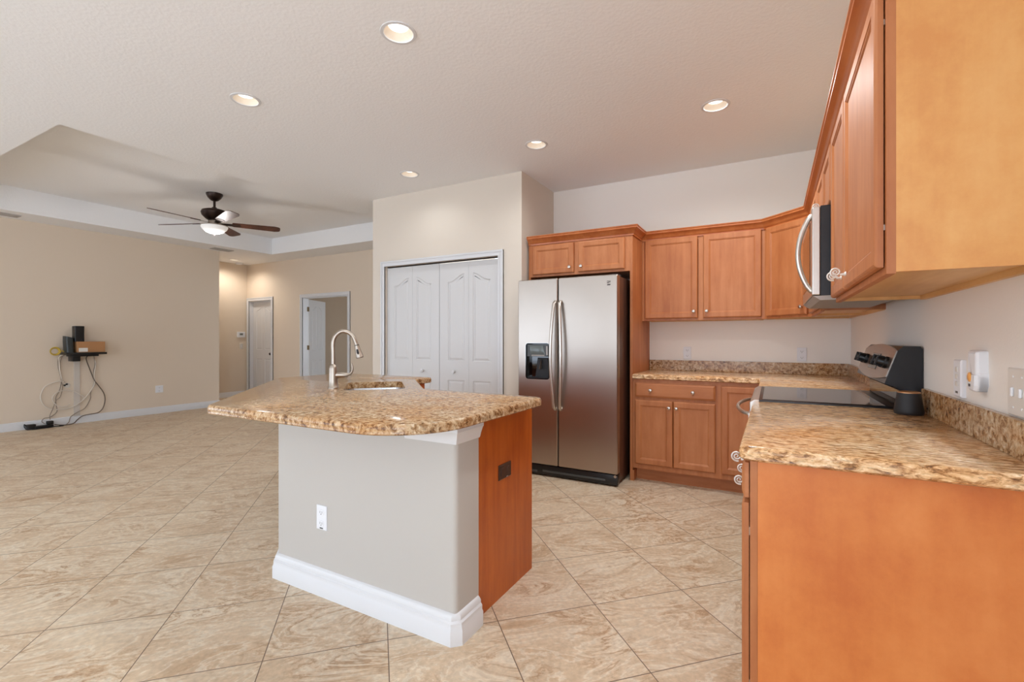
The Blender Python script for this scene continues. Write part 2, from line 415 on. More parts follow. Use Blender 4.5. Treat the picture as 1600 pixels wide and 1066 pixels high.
FLAT = {'bifold_leaf', 'door_leaf', 'door', 'drawer', 'plate', 'dispenser', 'basin', 'housing', 'face_frame', 'carton'}
def build(name, bm, mat, parent=None, shade=None, angle=35):
    if name in FLAT: angle = 9
    bmesh.ops.remove_doubles(bm, verts=bm.verts, dist=1e-6)
    bmesh.ops.recalc_face_normals(bm, faces=bm.faces)
    me = bpy.data.meshes.new(name)
    off = V((0, 0, 0))
    if parent is not None:
        q = parent
        while q is not None: off += q.location; q = q.parent
    else:
        xs = [v.co for v in bm.verts]
        lo = V((min(c.x for c in xs), min(c.y for c in xs), min(c.z for c in xs))); hi = V((max(c.x for c in xs), max(c.y for c in xs), max(c.z for c in xs)))
        off = V(((lo.x+hi.x)/2, (lo.y+hi.y)/2, lo.z))
    for v in bm.verts: v.co -= off
    bm.to_mesh(me); bm.free()
    o = bpy.data.objects.new(name, me); COL.objects.link(o)
    if parent is not None: o.parent = parent
    else: o.location = off
    me.materials.append(mat)
    for p in me.polygons: p.use_smooth = True
    ed = me.edges; 
    # sharp edges by angle
    b2 = bmesh.new(); b2.from_mesh(me)
    for e in b2.edges:
        e.smooth = not (len(e.link_faces) != 2 or e.calc_face_angle(0) > math.radians(angle))
    b2.to_mesh(me); b2.free()
    return o
def thing(name, loc, label, cat, group=None):
    o = bpy.data.objects.new(name, None); COL.objects.link(o); o.location = loc; o.empty_display_size = .1
    return tag(o, label, cat, group)
def tag(o, label, cat, group=None, kind=None):
    o['label'] = label; o['category'] = cat
    if group: o['group'] = group
    if kind: o['kind'] = kind
    return o
def struct(name, bm, mat, label, cat, world=True):
    me_keep = None
    o = build(name, bm, mat)
    # keep object space equal to world space for the setting's textures
    o.data.transform(Matrix.Translation(o.location)); o.location = (0, 0, 0)
    return tag(o, label, cat, kind='structure')
def dup(root, loc, label=None, group=None):
    r = root.copy(); COL.objects.link(r); r.location = loc
    if label: r['label'] = label
    if group: r['group'] = group
    def rec(src, dst):
        for ch in list(src.children):
            c = ch.copy(); COL.objects.link(c); c.parent = dst; rec(ch, c)
    rec(root, r); return r

# ---------------------------------------------------------------- dimensions of the place
XR = .553; YB = 4.66; ZC = 2.795
XT = -8.75; YT = 4.87; XH = -9.88; YD = 6.08
CXL, CXR, CY = -3.986, -2.069, 3.92
ZT = 3.095

# downlight positions on the kitchen ceiling
LIGHTS = [(-1.69, 1.84), (-3.047, 1.866), (-.339, 3.455), (-1.682, 3.443), (-3.045, 3.468), (-.34, 1.85)]
HALL = (-9.415, 5.532)
LR = .078

# ---------------------------------------------------------------- the room
b = BM(); box(b, WORLD, -10.1, .75, REAR-.15, 9.9, -.12, 0); struct('floor', b, M_TILE, 'beige travertine-look floor tiles laid on the diagonal', 'floor')

TX0, TX1, TY0, TY1 = -8.21, -4.595, 1.41, 5.53
b = BM()
holes = [rect(TX0, TX1, TY0, TY1)] + [circ(x, y, LR, 28) for x, y in LIGHTS+[HALL]]
tess(b, WORLD, rect(-10.1, .75, REAR-.15, YD+.12), holes, ZC)
tess(b, WORLD, rect(-10.1, .75, REAR-.15, YD+.12), holes[1:], ZT+.1)
t0 = loop(b, [V((x, y, ZC)) for x, y in rect(TX0, TX1, TY0, TY1)]); t1 = loop(b, [V((x, y, ZT)) for x, y in rect(TX0, TX1, TY0, TY1)])
bridge(b, t0, t1); cap(b, t1)
struct('ceiling', b, M_CEIL, 'white textured ceiling with a recessed tray over the living area', 'ceiling')

def wall(name, fr, outer, holes, mat, label, t=.12):
    b = BM(); slab(b, fr, outer, holes, 0, -t); return struct(name, b, mat, label, 'wall')
wall('wall_right', frame_right((XR, 4.78, 0)), rect(0, 4.78-REAR, 0, ZC), [rect(4.78+.8, 4.78+3.1, .04, 2.26)], M_WALLR, 'pale painted kitchen wall behind the range')
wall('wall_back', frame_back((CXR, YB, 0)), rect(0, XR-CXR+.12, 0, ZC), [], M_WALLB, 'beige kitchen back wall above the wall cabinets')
D2 = (-3.796, -2.32, 2.02)
b = BM()
slab(b, frame_back((CXL, CY, 0)), rect(0, CXR-CXL, 0, ZC), [rect(D2[0]-CXL, D2[1]-CXL, -.02, D2[2])], 0, -.11)
struct('wall_closet', b, M_WALL, 'beige pantry closet wall around the white bifold doors', 'wall')
wall('wall_closet_side', Fr((CXR, CY+.11, 0), (0, 1, 0), (0, 0, 1), (1, 0, 0)), rect(0, YB-CY-.11, 0, ZC), [], M_WALL, 'beige closet side wall left of the refrigerator', .1)
wall('wall_closet_left', Fr((CXL, CY+.11, 0), (0, 1, 0), (0, 0, 1), (-1, 0, 0)), rect(0, YD-CY-.11, 0, ZC), [], M_WALL, 'living-room side of the pantry closet', .1)
wall('wall_left', frame_left((XT, REAR, 0)), rect(0, YT-REAR, 0, ZC), [rect(-3.0-REAR, -.7-REAR, .2, 2.3)], M_WALL2, 'long tan living-room wall with cables on it')
wall('wall_hall', frame_left((XH, YT-.2, 0)), rect(0, YD-YT+.2, 0, ZC), [], M_WALL2, 'tan hall wall carrying the thermostat')
wall('wall_hall_return', Fr((XH, YT-.12, 0), (1, 0, 0), (0, 0, 1), (0, 1, 0)), rect(0, XT-XH-.12, 0, ZC), [], M_WALL2, 'short return wall at the end of the living-room wall')
D3 = (-9.80, -9.045, 2.02); D4 = (-8.066, -6.806, 2.02)
wall('wall_far', frame_back((XH, YD, 0)), rect(0, CXL-XH, 0, ZC), [rect(D3[0]-XH, D3[1]-XH, -.02, D3[2]), rect(D4[0]-XH, D4[1]-XH, -.02, D4[2])], M_WALL2, 'tan far wall with two white doors')
# bedroom beyond the open door
wall('wall_bedroom_back', frame_back((-9.0, 9.3, 0)), rect(0, 4.1, 0, ZC), [], M_BED, 'taupe bedroom wall seen through the open door')
wall('wall_bedroom_left', frame_left((-9.0, YD+.12, 0)), rect(0, 3.1, 0, ZC), [], M_BED, 'bedroom wall behind the open door leaf')
wall('wall_bedroom_right', Fr((-4.9, YD+.12, 0), (0, 1, 0), (0, 0, 1), (-1, 0, 0)), rect(0, 3.1, 0, ZC), [rect(.9, 2.6, .7, 2.1)], M_BED, 'bedroom window wall')  # opening added with the bedroom fill lamp
b = BM(); box(b, WORLD, -9.1, -4.8, YD+.12, 9.4, ZC, ZC+.1); struct('ceiling_bedroom', b, M_CEIL, 'bedroom ceiling beyond the open door', 'ceiling')
# wall of windows behind the camera
W1 = (-2.95, .25, .23, 2.33); W2 = (-8.2, -3.8, .04, 2.26)
fr = Fr((XT, REAR, 0), (1, 0, 0), (0, 0, 1), (0, 1, 0))
wall('wall_rear', fr, rect(0, XR-XT, 0, ZC), [rect(W1[0]-XT, W1[1]-XT, W1[2], W1[3]), rect(W2[0]-XT, W2[1]-XT, W2[2], W2[3])], M_WALL, 'beige wall with windows behind the viewer', .15)
for i, w in enumerate((W1, W2)):
    b = BM(); n = 3 if i == 0 else 4
    fr = Fr((0, REAR-.02, 0), (1, 0, 0), (0, 0, 1), (0, 1, 0))
    hs = []
    for k in range(n):
        a0 = w[0]+(w[1]-w[0])*k/n+.04; a1 = w[0]+(w[1]-w[0])*(k+1)/n-.04
        hs.append(rect(a0, a1, w[2]+.06, w[3]-.06))
    slab(b, fr, rect(*w), hs, 0, -.03)
    struct('window_%d' % (i+1), b, M_TRIM, ['white framed triple window behind the viewer', 'white four-panel sliding glass door behind the viewer'][i], 'window')

b = BM(); fr = frame_right((XR+.02, 0, 0))
slab(b, fr, rect(.8, 3.1, .04, 2.26), [rect(.84, 1.93, .1, 2.2), rect(1.97, 3.06, .1, 2.2)], 0, -.03)
struct('window_3', b, M_TRIM, 'white two-panel sliding glass door on the right wall behind the viewer', 'window')  # added opening, lets in light from the right
b = BM(); fr = frame_left((XT-.02, 0, 0))
slab(b, fr, rect(-3.0, -.7, .2, 2.3), [rect(-2.95, -1.88, .25, 2.25), rect(-1.83, -.75, .25, 2.25)], 0, -.03)
struct('window_4', b, M_TRIM, 'white framed double window in the long living-room wall outside the view', 'window')  # added opening, lets in cross light from the left
# baseboards
BBP = [(0, 0), (.018, 0), (.018, .055), (.015, .062), (.015, .078), (.011, .086), (.011, .096), (.006, .105), (0, .108)]
def baseboard(name, path, label):
    b = BM(); sweep(b, path, BBP); struct(name, b, M_TRIM, label, 'baseboard')
baseboard('baseboard_left', [(XT, REAR+.05), (XT, YT), (XT-.3, YT)], 'white baseboard along the long living-room wall')
baseboard('baseboard_hall', [(XH, YT), (XH, YD)], 'white baseboard below the thermostat')
baseboard('baseboard_far', [(-9.0+.02, YD), (D4[0]-.075, YD)], 'white baseboard between the two far doors')
baseboard('baseboard_far_end', [(D4[1]+.075, YD), (CXL-.02, YD)], 'white baseboard right of the open bedroom door')
baseboard('baseboard_closet', [(CXL, CY), (D2[0]-.06, CY)], 'white baseboard left of the bifold doors')
baseboard('baseboard_closet_end', [(D2[1]+.06, CY), (CXR, CY)], 'white baseboard right of the bifold doors')

# door casings
def casing(name, x0, x1, z, y, label, w=.062):
    b = BM(); fr = frame_back((0, y, 0))
    for pr in ((0, w, .012), (0, w*.3, .018), (w*.72, w, .02)):
        i0, i1, d = pr
        A = [(x0-i1, 0), (x0-i1, z+i1), (x1+i1, z+i1), (x1+i1, 0), (x1+i0, 0), (x1+i0, z+i0), (x0-i0, z+i0), (x0-i0, 0)]
        la = loop(b, [fr.p(a, c, 0) for a, c in A]); lb = loop(b, [fr.p(a, c, d) for a, c in A]); bridge(b, la, lb)
        for q in ((0, 1, 6, 7), (1, 2, 5, 6), (2, 3, 4, 5)):
            b.faces.new([lb[i] for i in q])
    struct(name, b, M_TRIM, label, 'door casing')
def jamb(bm, x0, x1, z, y0, y1, t=.018):
    box(bm, WORLD, x0, x0+t, y0, y1, 0, z); box(bm, WORLD, x1-t, x1, y0, y1, 0, z); box(bm, WORLD, x0+t, x1-t, y0, y1, z-t, z)
casing('trim_1', D2[0], D2[1], D2[2], CY, 'white casing around the pantry bifold doors', .055)
casing('trim_2', D3[0], D3[1], D3[2], YD, 'white casing around the closed far door')
casing('trim_3', D4[0], D4[1], D4[2], YD, 'white casing around the open bedroom doorway')
b = BM(); jamb(b, *D3, YD, YD+.12); struct('trim_4', b, M_TRIM, 'white jamb of the closed far door', 'door jamb')
b = BM(); jamb(b, *D4, YD, YD+.12); struct('trim_5', b, M_TRIM, 'white jamb of the open bedroom doorway', 'door jamb')

def arch_panel(a0, a1, b0, zlow, zhigh, rising, n=10):
    """panel outline whose top sweeps up in an S towards one side"""
    pts = [(a0, b0), (a1, b0)]
    top = []
    for k in range(n+1):
        t = k/n; s = t*t*(3-2*t)
        s = .5-.5*math.cos(PI*min(1, t*1.12))
        a = a0+(a1-a0)*(1-t if rising else t)
        # t=0 at the high side
        top.append((a if rising else a, zhigh-(zhigh-zlow)*s))
    if not rising:  # high at a0: list from a1 to a0
        top = top[::-1]
    return pts+top
def leaf(bm, fr, w, h, cells, t=.035, b0=.012):
    """door slab whose face is made of cells ((a0, a1, b0, b1), outline), each with a sunk moulded panel"""
    for (a0, a1, c0, c1), p in cells:
        top = p[2:]; bl, br_ = p[0], p[1]
        q = lambda *pts: bm.faces.new([bm.verts.new(fr.p(x, y, 0)) for x, y in pts])
        q((a0, c0), (a1, c0), (a1, bl[1]), (a0, bl[1]))
        q((a0, bl[1]), bl, (bl[0], c1), (a0, c1)); q(br_, (a1, bl[1]), (a1, c1), (br_[0], c1))
        for u_, v_ in zip(top, top[1:]): q(v_, u_, (u_[0], c1), (v_[0], c1))
        rings(bm, fr, [(p, 0), (inset(p, .007), -.007), (inset(p, .014), -.0075), (inset(p, .032), -.0015)])
    box(bm, fr, 0, w, b0, h, -t, -.008)
    for x0, x1, y0, y1 in ((0, 0, b0, h), (w, w, b0, h)):
        bm.faces.new([bm.verts.new(fr.p(x0, y, c)) for y, c in ((y0, 0), (y1, 0), (y1, -.008), (y0, -.008))])
    for y in (b0, h):
        bm.faces.new([bm.verts.new(fr.p(x, y, c)) for x, c in ((0, 0), (w, 0), (w, -.008), (0, -.008))])
def std_panels(w, h, side, inner, half=None, b0=.012):
    """two arched columns with two short panels under them"""
    m = w/2; P = []; H_ = half
    for (a0, a1, ris) in ((side, m-inner, True), (m+inner, w-side, False)):
        c0, c1 = (0, m) if ris else (m, w)
        P.append(((c0, c1, .89, h), arch_panel(a0, a1, .985, 1.815, 1.885, ris))); P.append(((c0, c1, b0, .89), rect(a0, a1, .20, .79)))
    return P

# pantry bifold doors: four leaves hinged in two pairs
LW = (D2[1]-D2[0]-.012)/4
DH = D2[2]-.012
db = thing('door_2', ((D2[0]+D2[1])/2, CY+.03, 0), 'white pantry bifold doors with arched panels beside the refrigerator', 'door'); db['kind'] = 'structure'
for k in range(4):
    x0 = D2[0]+.004+k*LW+(.004 if k > 1 else 0)
    h = DH-(.004 if k < 2 else .009)
    fr = frame_back((x0+.001, CY+.028, 0)); w = LW-.002
    a0, a1, ris = ((.105, w-.05, True), (.05, w-.105, False))[k % 2]
    b = BM(); leaf(b, fr, w, h, [((0, w, .89, h), arch_panel(a0, a1, .985, 1.805, 1.882, ris)), ((0, w, .012, .89), rect(a0, a1, .2, .79))], .03)
    lf = build('bifold_leaf', b, M_DOORW, db)
    if k in (1, 2):
        b = BM(); lathe(b, fr.at((w*.40 if k == 1 else w*.52), .875), [(.010, 0), (.008, .012), (.016, .018), (.019, .026), (.016, .034), (0, .037)], 20)
        build('knob', b, M_TRIM, lf)
b = BM(); box(b, WORLD, D2[0]+.004, D2[1]-.004, CY+.03, CY+.055, D2[2]-.0105, D2[2]); build('track', b, M_DARKGAP, db)  # dark strip painted as the shade in the gap above the leaves

# closed far door
d3 = thing('door_3', ((D3[0]+D3[1])/2, YD+.08, 0), 'closed white arched-panel door beside the thermostat', 'door'); d3['kind'] = 'structure'
w = D3[1]-D3[0]-.04; fr = frame_back((D3[0]+.02, YD+.075, 0))
b = BM(); leaf(b, fr, w, D3[2]-.022, std_panels(w, D3[2]-.022, .115, .045)); dl = build('door_leaf', b, M_DOORW, d3)
b = BM(); lathe(b, fr.at(w-.065, .90), [(.03, 0), (.03, .006), (.011, .01), (.011, .03), (.026, .038), (.028, .052), (.02, .062), (0, .064)], 20); build('door_knob', b, M_BRONZE, d3)
# open bedroom door leaf
d4 = thing('door_4', (D4[0]+.03, YD+.1, 0), 'white arched-panel bedroom door standing open in the far doorway', 'door'); d4['kind'] = 'structure'
hx, hy = D4[0]+.034, YD+.125
dirv = V((-.415, .91, 0)).normalized(); nrm = V((dirv.y, -dirv.x, 0))
fr = Fr((hx, hy, 0), dirv, (0, 0, 1), nrm); w = .672
b = BM(); leaf(b, fr, w, D4[2]-.03, std_panels(w, D4[2]-.03, .11, .045)); build('door_leaf', b, M_DOORW, d4)
for z in (.25, 1.04, 1.80):
    b = BM(); box(b, Fr((D4[0]+.019, YD+.085, z), (0, 1, 0), (0, 0, 1), (1, 0, 0)), 0, .036, -.045, .045, 0, .004)
    lathe(b, Fr((hx-.004, hy-.006, z-.045), (1, 0, 0), (0, 1, 0), (0, 0, 1)), [(.009, 0), (.009, .09)], 10)
    build('hinge', b, M_HINGE, d4)

# ---------------------------------------------------------------- cabinetry
DOORP = [(0, 0), (0, .012), (.004, .017), (.009, .019), (.044, .019), (.047, .016), (.050, .016), (.056, .0112), (.060, .0112)]
def door_bm(fr, a0, a1, b0, b1, gap=.003):
    b = BM(); f2 = fr.at(0, 0, gap)
    rings(b, f2, [(rect(a0, a1, b0, b1, i), c) for i, c in DOORP], True, True)
    return b
def drawer_bm(fr, a0, a1, b0, b1, gap=.003):
    b = BM(); f2 = fr.at(0, 0, gap)
    rings(b, f2, [(rect(a0, a1, b0, b1, i), c) for i, c in ((0, 0), (0, .011), (.005, .0135), (.012, .018), (.016, .019))], True, True)
    return b
def knob_bm(fr, a, c):
    b = BM(); lathe(b, fr.at(a, c, .021), [(.009, 0), (.006, .006), (.006, .014), (.014, .019), (.0155, .025), (.013, .030), (.006, .0325), (0, .033)], 18)
    return b
def scroll_bm(fr, a, c, flip=1):
    """scroll knob: a spiral seen from the side on two short posts"""
    b = BM(); f = fr.at(a, c, .021)
    pts = []; R = []
    for k in range(46):
        t = k/45; th = -PI*.6+t*PI*4.2; r = .0160*(1-t)+.0015
        pts.append(f.p(0, r*math.sin(th)*flip+.004, .030+r*math.cos(th))); R.append(.0034-.0014*t)
    tube(b, pts, R, 8, flat=1)
    tube(b, [f.p(0, -.004, 0), f.p(0, -.006, .017)], .0045, 8)
    lathe(b, f.at(0, -.004), [(.009, 0), (.007, .004), (0, .0045)], 12)
    return b
def add_door(parent, fr, a0, a1, b0, b1, knob=None, mat=None, kfn=knob_bm, kmat=None):
    d = build('door', door_bm(fr, a0, a1, b0, b1), mat or M_WOOD, parent)
    if knob: build('knob', kfn(fr, *knob), kmat or M_KNOB, d)
    return d
def add_drawer(parent, fr, a0, a1, b0, b1, knobs, mat=None, kfn=knob_bm, kmat=None):
    d = build('drawer', drawer_bm(fr, a0, a1, b0, b1), mat or M_WOODX, parent)
    for k in knobs: build('knob', kfn(fr, *k), kmat or M_KNOB, d)
    return d
def wall_carcass(parent, fr, w, h, d, mid=None, side=M_ENDU, under=M_INSIDE):
    holes = [rect(.038, (mid or w)-(.020 if mid else .038), .036, h-.04)] + ([rect(mid+.020, w-.038, .036, h-.04)] if mid else [])
    b = BM(); slab(b, fr, rect(0, w, 0, h), holes, 0, -.019); build('face_frame', b, M_WOOD, parent)
    b = BM(); box(b, fr, .0, .014, .004, h, -d, -.019); box(b, fr, .014, w-.014, h-.02, h, -d, -.019); box(b, fr, .014, w-.014, .018, .034, -d, -.019); box(b, fr, .014, w-.014, .034, h-.02, -d, -d+.006)
    box(b, fr, .014, w-.014, .0, .018, -d, -d+.016)
    build('carcass', b, under, parent)
    b = BM(); box(b, fr, w-.014, w, .004, h, -d, -.019); build('end_panel', b, side, parent)

# --- wall cabinets
ZU = 1.377; HU = .745
UF = 4.355; UX = .248
# back-wall double-door cabinet
c = thing('wall_cabinet', (-.55, YB-.15, ZU), 'two-door stained maple wall cabinet on the back wall right of the refrigerator', 'cabinet')
fr = frame_back((-1.048, UF, ZU)); W = .991
wall_carcass(c, fr, W, HU, YB-UF, .502)
add_door(c, fr, .028, .479, .019, .731, (.45, .075)); add_door(c, fr, .525, .968, .019, .731, (.555, .075))
# diagonal corner cabinet
c = thing('wall_cabinet', (.3, YB-.25, ZU), 'diagonal corner wall cabinet with one door behind the microwave handle', 'cabinet')
o = V((-.057, UF, 0)); e = V((UX, 4.05, 0)); u = (e-o)
fr = Fr((o.x, o.y, ZU), u, (0, 0, 1), (u.y, -u.x, 0)); W = u.length
b = BM(); slab(b, fr, rect(0, W, 0, HU), [rect(.04, W-.04, .036, HU-.04)], 0, -.019); build('face_frame', b, M_WOOD, c)
foot = [(-.056, UF+.003), (UX-.001, 4.053), (XR-.001, 4.053), (XR-.001, YB-.001), (-.056, YB-.001)]
foot_in = [(-.03, UF+.02), (UX+.02, 4.075), (XR-.02, 4.075), (XR-.02, YB-.02), (-.03, YB-.02)]
b = BM()
slab(b, WORLD, inset(foot, .0), [], ZU+.018, ZU+.034); slab(b, WORLD, foot, [], ZU+HU-.02, ZU+HU)
slab(b, WORLD, foot, [inset(foot, .014)], ZU+.004, ZU+HU)
build('carcass', b, M_INSIDE, c)
add_door(c, fr, .028, W-.028, .019, .731, (W-.06, .075))
# right wall, between corner and microwave
RY0, RY1 = 2.55, 3.31         # range bay
c = thing('wall_cabinet', (.4, 3.68, ZU), 'stained maple wall cabinet between the corner cabinet and the microwave', 'cabinet')
fr = frame_right((UX, 4.05, ZU)); W = 4.05-RY1
wall_carcass(c, fr, W, HU, XR-UX, side=M_WOOD)
add_door(c, fr, .03, W/2-.004, .019, .731, (W/2-.035, .075)); add_door(c, fr, W/2+.004, W-.03, .019, .731, (W/2+.035, .075))
# above the microwave
ZM1 = 1.825
c = thing('wall_cabinet', (.4, 2.93, ZM1), 'short stained maple wall cabinet above the microwave', 'cabinet')
fr = frame_right((UX, RY1, ZM1)); W = RY1-RY0; H2 = ZU+HU-ZM1
wall_carcass(c, fr, W, H2, XR-UX)
add_door(c, fr, .03, W/2-.003, .019, H2-.014, (W/2-.03, .072), kfn=scroll_bm, kmat=M_SCROLL); add_door(c, fr, W/2+.003, W-.03, .019, H2-.014, (W/2+.03, .072), kfn=scroll_bm, kmat=M_SCROLL)
# near two-door cabinet
YE = 1.478
c = thing('wall_cabinet', (.4, 2.0, ZU), 'large two-door wall cabinet nearest the viewer with a pale maple end', 'cabinet')
fr = frame_right((UX, RY0, ZU)); W = RY0-YE
wall_carcass(c, fr, W, HU, XR-UX)
add_door(c, fr, .022, .447, .019, .731, (.40, .072), kfn=scroll_bm, kmat=M_SCROLL)
add_door(c, fr, .455, W-.018, .019, .731, (.515, .072), kfn=scroll_bm, kmat=M_SCROLL)
for z in (.12, .64):
    b = BM(); box(b, fr, W-.030, W-.0195, z-.007, z+.007, .0, .003); build('hinge', b, M_NICKEL, c)

# crown moulding
FX1_ = -1.05
ZK = ZU+HU-.018
CRP = [(0.0005, ZK), (.009, ZK), (.011, ZK+.012), (.017, ZK+.017), (.022, ZK+.028), (.032, ZK+.042), (.045, ZK+.052), (.049, ZK+.055), (.049, ZK+.066), (.054, ZK+.072), (.054, ZK+.079), (0.0005, ZK+.079)]
b = BM(); sweep(b, [(FX1_ + .002, UF), (-.057, UF), (UX, 4.05), (UX, YE), (XR-.002, YE)], CRP)
tag(build('crown_moulding', b, M_CROWN), 'stepped maple crown moulding running along the corner wall cabinets', 'moulding')

# --- refrigerator enclosure
FX0, FX1 = -2.045, -1.05; FF = 4.025
c = thing('refrigerator_cabinet', (-1.55, YB-.3, 0), 'tall maple enclosure around and above the stainless refrigerator', 'cabinet')
fr = frame_back((FX0, FF, 1.80)); W = FX1-FX0; HF = 2.122-1.80
b = BM(); slab(b, fr, rect(.0, W-.023, 0, HF), [rect(.06, .45, .03, HF-.04), rect(.52, W-.08, .03, HF-.04)], 0, -.019); build('face_frame', b, M_WOOD, c)
b = BM(); box(b, fr, .0, W-.023, .004, HF, -(YB-FF)+.002, -.019); build('carcass', b, M_WOOD, c)
add_door(c, fr, .047, .463, .020, HF-.030, (.43, .068)); add_door(c, fr, .506, .928, .020, HF-.030, (.54, .068))
b = BM(); box(b, WORLD, FX1-.023, FX1, FF, YB-.002, 0, 2.122, .001, 1); build('side_panel', b, M_WOOD, c)
b = BM(); box(b, WORLD, FX1, FX1+.012, FF+.0, FF+.085, 0, .09); build('foot_return', b, M_WOOD, c)
b = BM(); box(b, WORLD, FX0, FX0+.018, FF, YB-.002, 0, 1.80); build('side_panel', b, M_WOOD, c)
b = BM(); sweep(b, [(FX0, FF), (FX1, FF), (FX1, UF-.054)], CRP); build('crown_moulding', b, M_CROWN, c)

# --- refrigerator
RX0, RX1, RF = -2.020, -1.104, 3.76
SPL = -1.630
r = thing('refrigerator', ((RX0+RX1)/2, 4.15, 0), 'stainless side-by-side refrigerator with ice and water dispenser', 'refrigerator')
fr = frame_back((0, RF, 0))
b = BM(); box(b, WORLD, RX0+.012, RX1-.006, RF+.075, 4.52, .03, 1.735, .006); build('body', b, plain('fridge_side', srgb(92, 62, 50), .3, .35), r)  # reddish-brown reflection painted into the dark grey side
# freezer door with dispenser opening
def fridge_door(a0, a1, hole, name):
    b = BM(); out = round_poly(rect(a0, a1, .105, 1.742), .012, 4); hs = [round_poly(hole, .02, 4)] if hole else []
    A = tess(b, fr, inset(out, .006), hs, 0)
    B = loop(b, [fr.p(x, y, -.006) for x, y in out]); bridge(b, A[0], B)
    C = loop(b, [fr.p(x, y, -.065) for x, y in out]); bridge(b, B, C); cap(b, C)
    if hole:
        D = loop(b, [fr.p(x, y, -.06) for x, y in hs[0]]); bridge(b, A[1], D)
    return build(name, b, M_STEEL, r)
DH0 = rect(-1.938, -1.714, .860, 1.172)
fd = fridge_door(RX0, SPL-.004, DH0, 'freezer_door'); rd = fridge_door(SPL+.004, RX1, None, 'refrigerator_door')
b = BM(); box(b, WORLD, SPL-.004, SPL+.004, RF+.02, RF+.07, .105, 1.735); build('door_gasket', b, M_BLACKM, r)
# dispenser
b = BM(); dh = round_poly(DH0, .02, 4)
o1 = inset(dh, -.005)
rings(b, fr, [(o1, .0005), (o1, .004), (dh, .004), (inset(dh, .003), -.006), (inset(dh, .004), -.058)], True)
dp = build('dispenser', b, M_GLASSB, fd)
b = BM(); rings(b, fr, [(inset(dh, -.009), .0003), (inset(dh, -.009), .0025), (inset(dh, -.005), .0025), (inset(dh, -.005), .0003)], False); build('bezel', b, M_STEELD, dp)
b = BM()
box(b, fr, -1.930, -1.722, 1.058, 1.164, -.012, -.004); build('control_panel', b, M_DKGREY, dp)
b = BM()
rings(b, fr, [([(-1.90, 1.075), (-1.755, 1.075), (-1.775, 1.155), (-1.905, 1.155)], -.004), ([(-1.895, 1.08), (-1.76, 1.08), (-1.78, 1.15), (-1.90, 1.15)], -.001)]); build('display', b, plain('display_glass', srgb(104, 112, 110), .15), dp)
b = BM(); box(b, fr, -1.885, -1.76, 1.062, 1.072, -.004, -.001); box(b, fr, -1.742, -1.728, 1.07, 1.15, -.004, -.002); build('buttons', b, M_VENT, dp)
b = BM(); rings(b, fr, [([(-1.875, .865), (-1.722, .865), (-1.735, 1.045), (-1.85, 1.045)], -.057), ([(-1.87, .867), (-1.73, .867), (-1.75, 1.04), (-1.84, 1.04)], -.045)]); build('chute', b, M_BLACKM, dp)
b = BM(); tube(b, [fr.p(-1.805, 1.03, -.03), fr.p(-1.800, .99, -.022), fr.p(-1.806, .945, -.018)], [.012, .02, .022], 10, flat=.3); build('paddle', b, M_NICKEL, dp)
b = BM(); box(b, fr, -1.925, -1.727, .864, .872, -.055, -.006); build('drip_tray', b, M_BLACKM, dp)
for (hx_, par) in ((-1.664, fd), (-1.592, rd)):
    b = BM(); s = 1 if hx_ < SPL else -1
    pts = [fr.p(hx_+s*.012, .60, .004), fr.p(hx_+s*.010, .62, .030)] + [fr.p(hx_+s*(.010-.022*math.sin(PI*t)), .62+.90*t, .032+.026*math.sin(PI*t)) for t in [k/16 for k in range(1, 16)]] + [fr.p(hx_+s*.010, 1.52, .030), fr.p(hx_+s*.012, 1.54, .004)]
    tube(b, pts, .014, 12, flat=.8); build('handle', b, M_STEELD, par)
# emblem: three short dark bars of the maker's badge
b = BM()
box(b, fr, -1.192, -1.160, 1.686, 1.691, 0, .0015); box(b, fr, -1.192, -1.176, 1.672, 1.679, 0, .0015); box(b, fr, -1.180, -1.162, 1.677, 1.683, 0, .0015)
rings(b, fr, [([(-1.192, 1.654), (-1.165, 1.654), (-1.160, 1.665), (-1.187, 1.665)], 0), ([(-1.192, 1.654), (-1.165, 1.654), (-1.160, 1.665), (-1.187, 1.665)], .0015)])
build('emblem', b, M_LOGO, rd)
# base grille
b = BM(); box(b, WORLD, RX0+.006, RX1-.004, RF+.012, RF+.075, .012, .098, .006)
gr = build('base_grille', b, M_BLACK, r)
b = BM(); box(b, fr, -1.78, -1.21, .040, .058, -.012, -.006, .002); box(b, fr, -1.90, -1.83, .03, .05, -.012, -.006, .002); build('grille_vent', b, M_DKGREY, gr)
b = BM(); lathe(b, frame_back((RX1-.022, RF+.012, .088)), [(.012, -.01), (.012, .006), (0, .007)], 12); build('leveling_screw', b, M_NICKEL, gr)
b = BM(); box(b, WORLD, RX1-.09, RX1-.012, RF+.05, RF+.15, 1.7355, 1.752, .004); build('hinge_cover', b, M_DKGREY, r)
for x in (RX0+.06, RX1-.06):
    for y in (RF+.12, 4.44):
        b = BM(); box(b, WORLD, x-.02, x+.02, y-.02, y+.02, 0, .03); build('foot', b, M_BLACK, r)

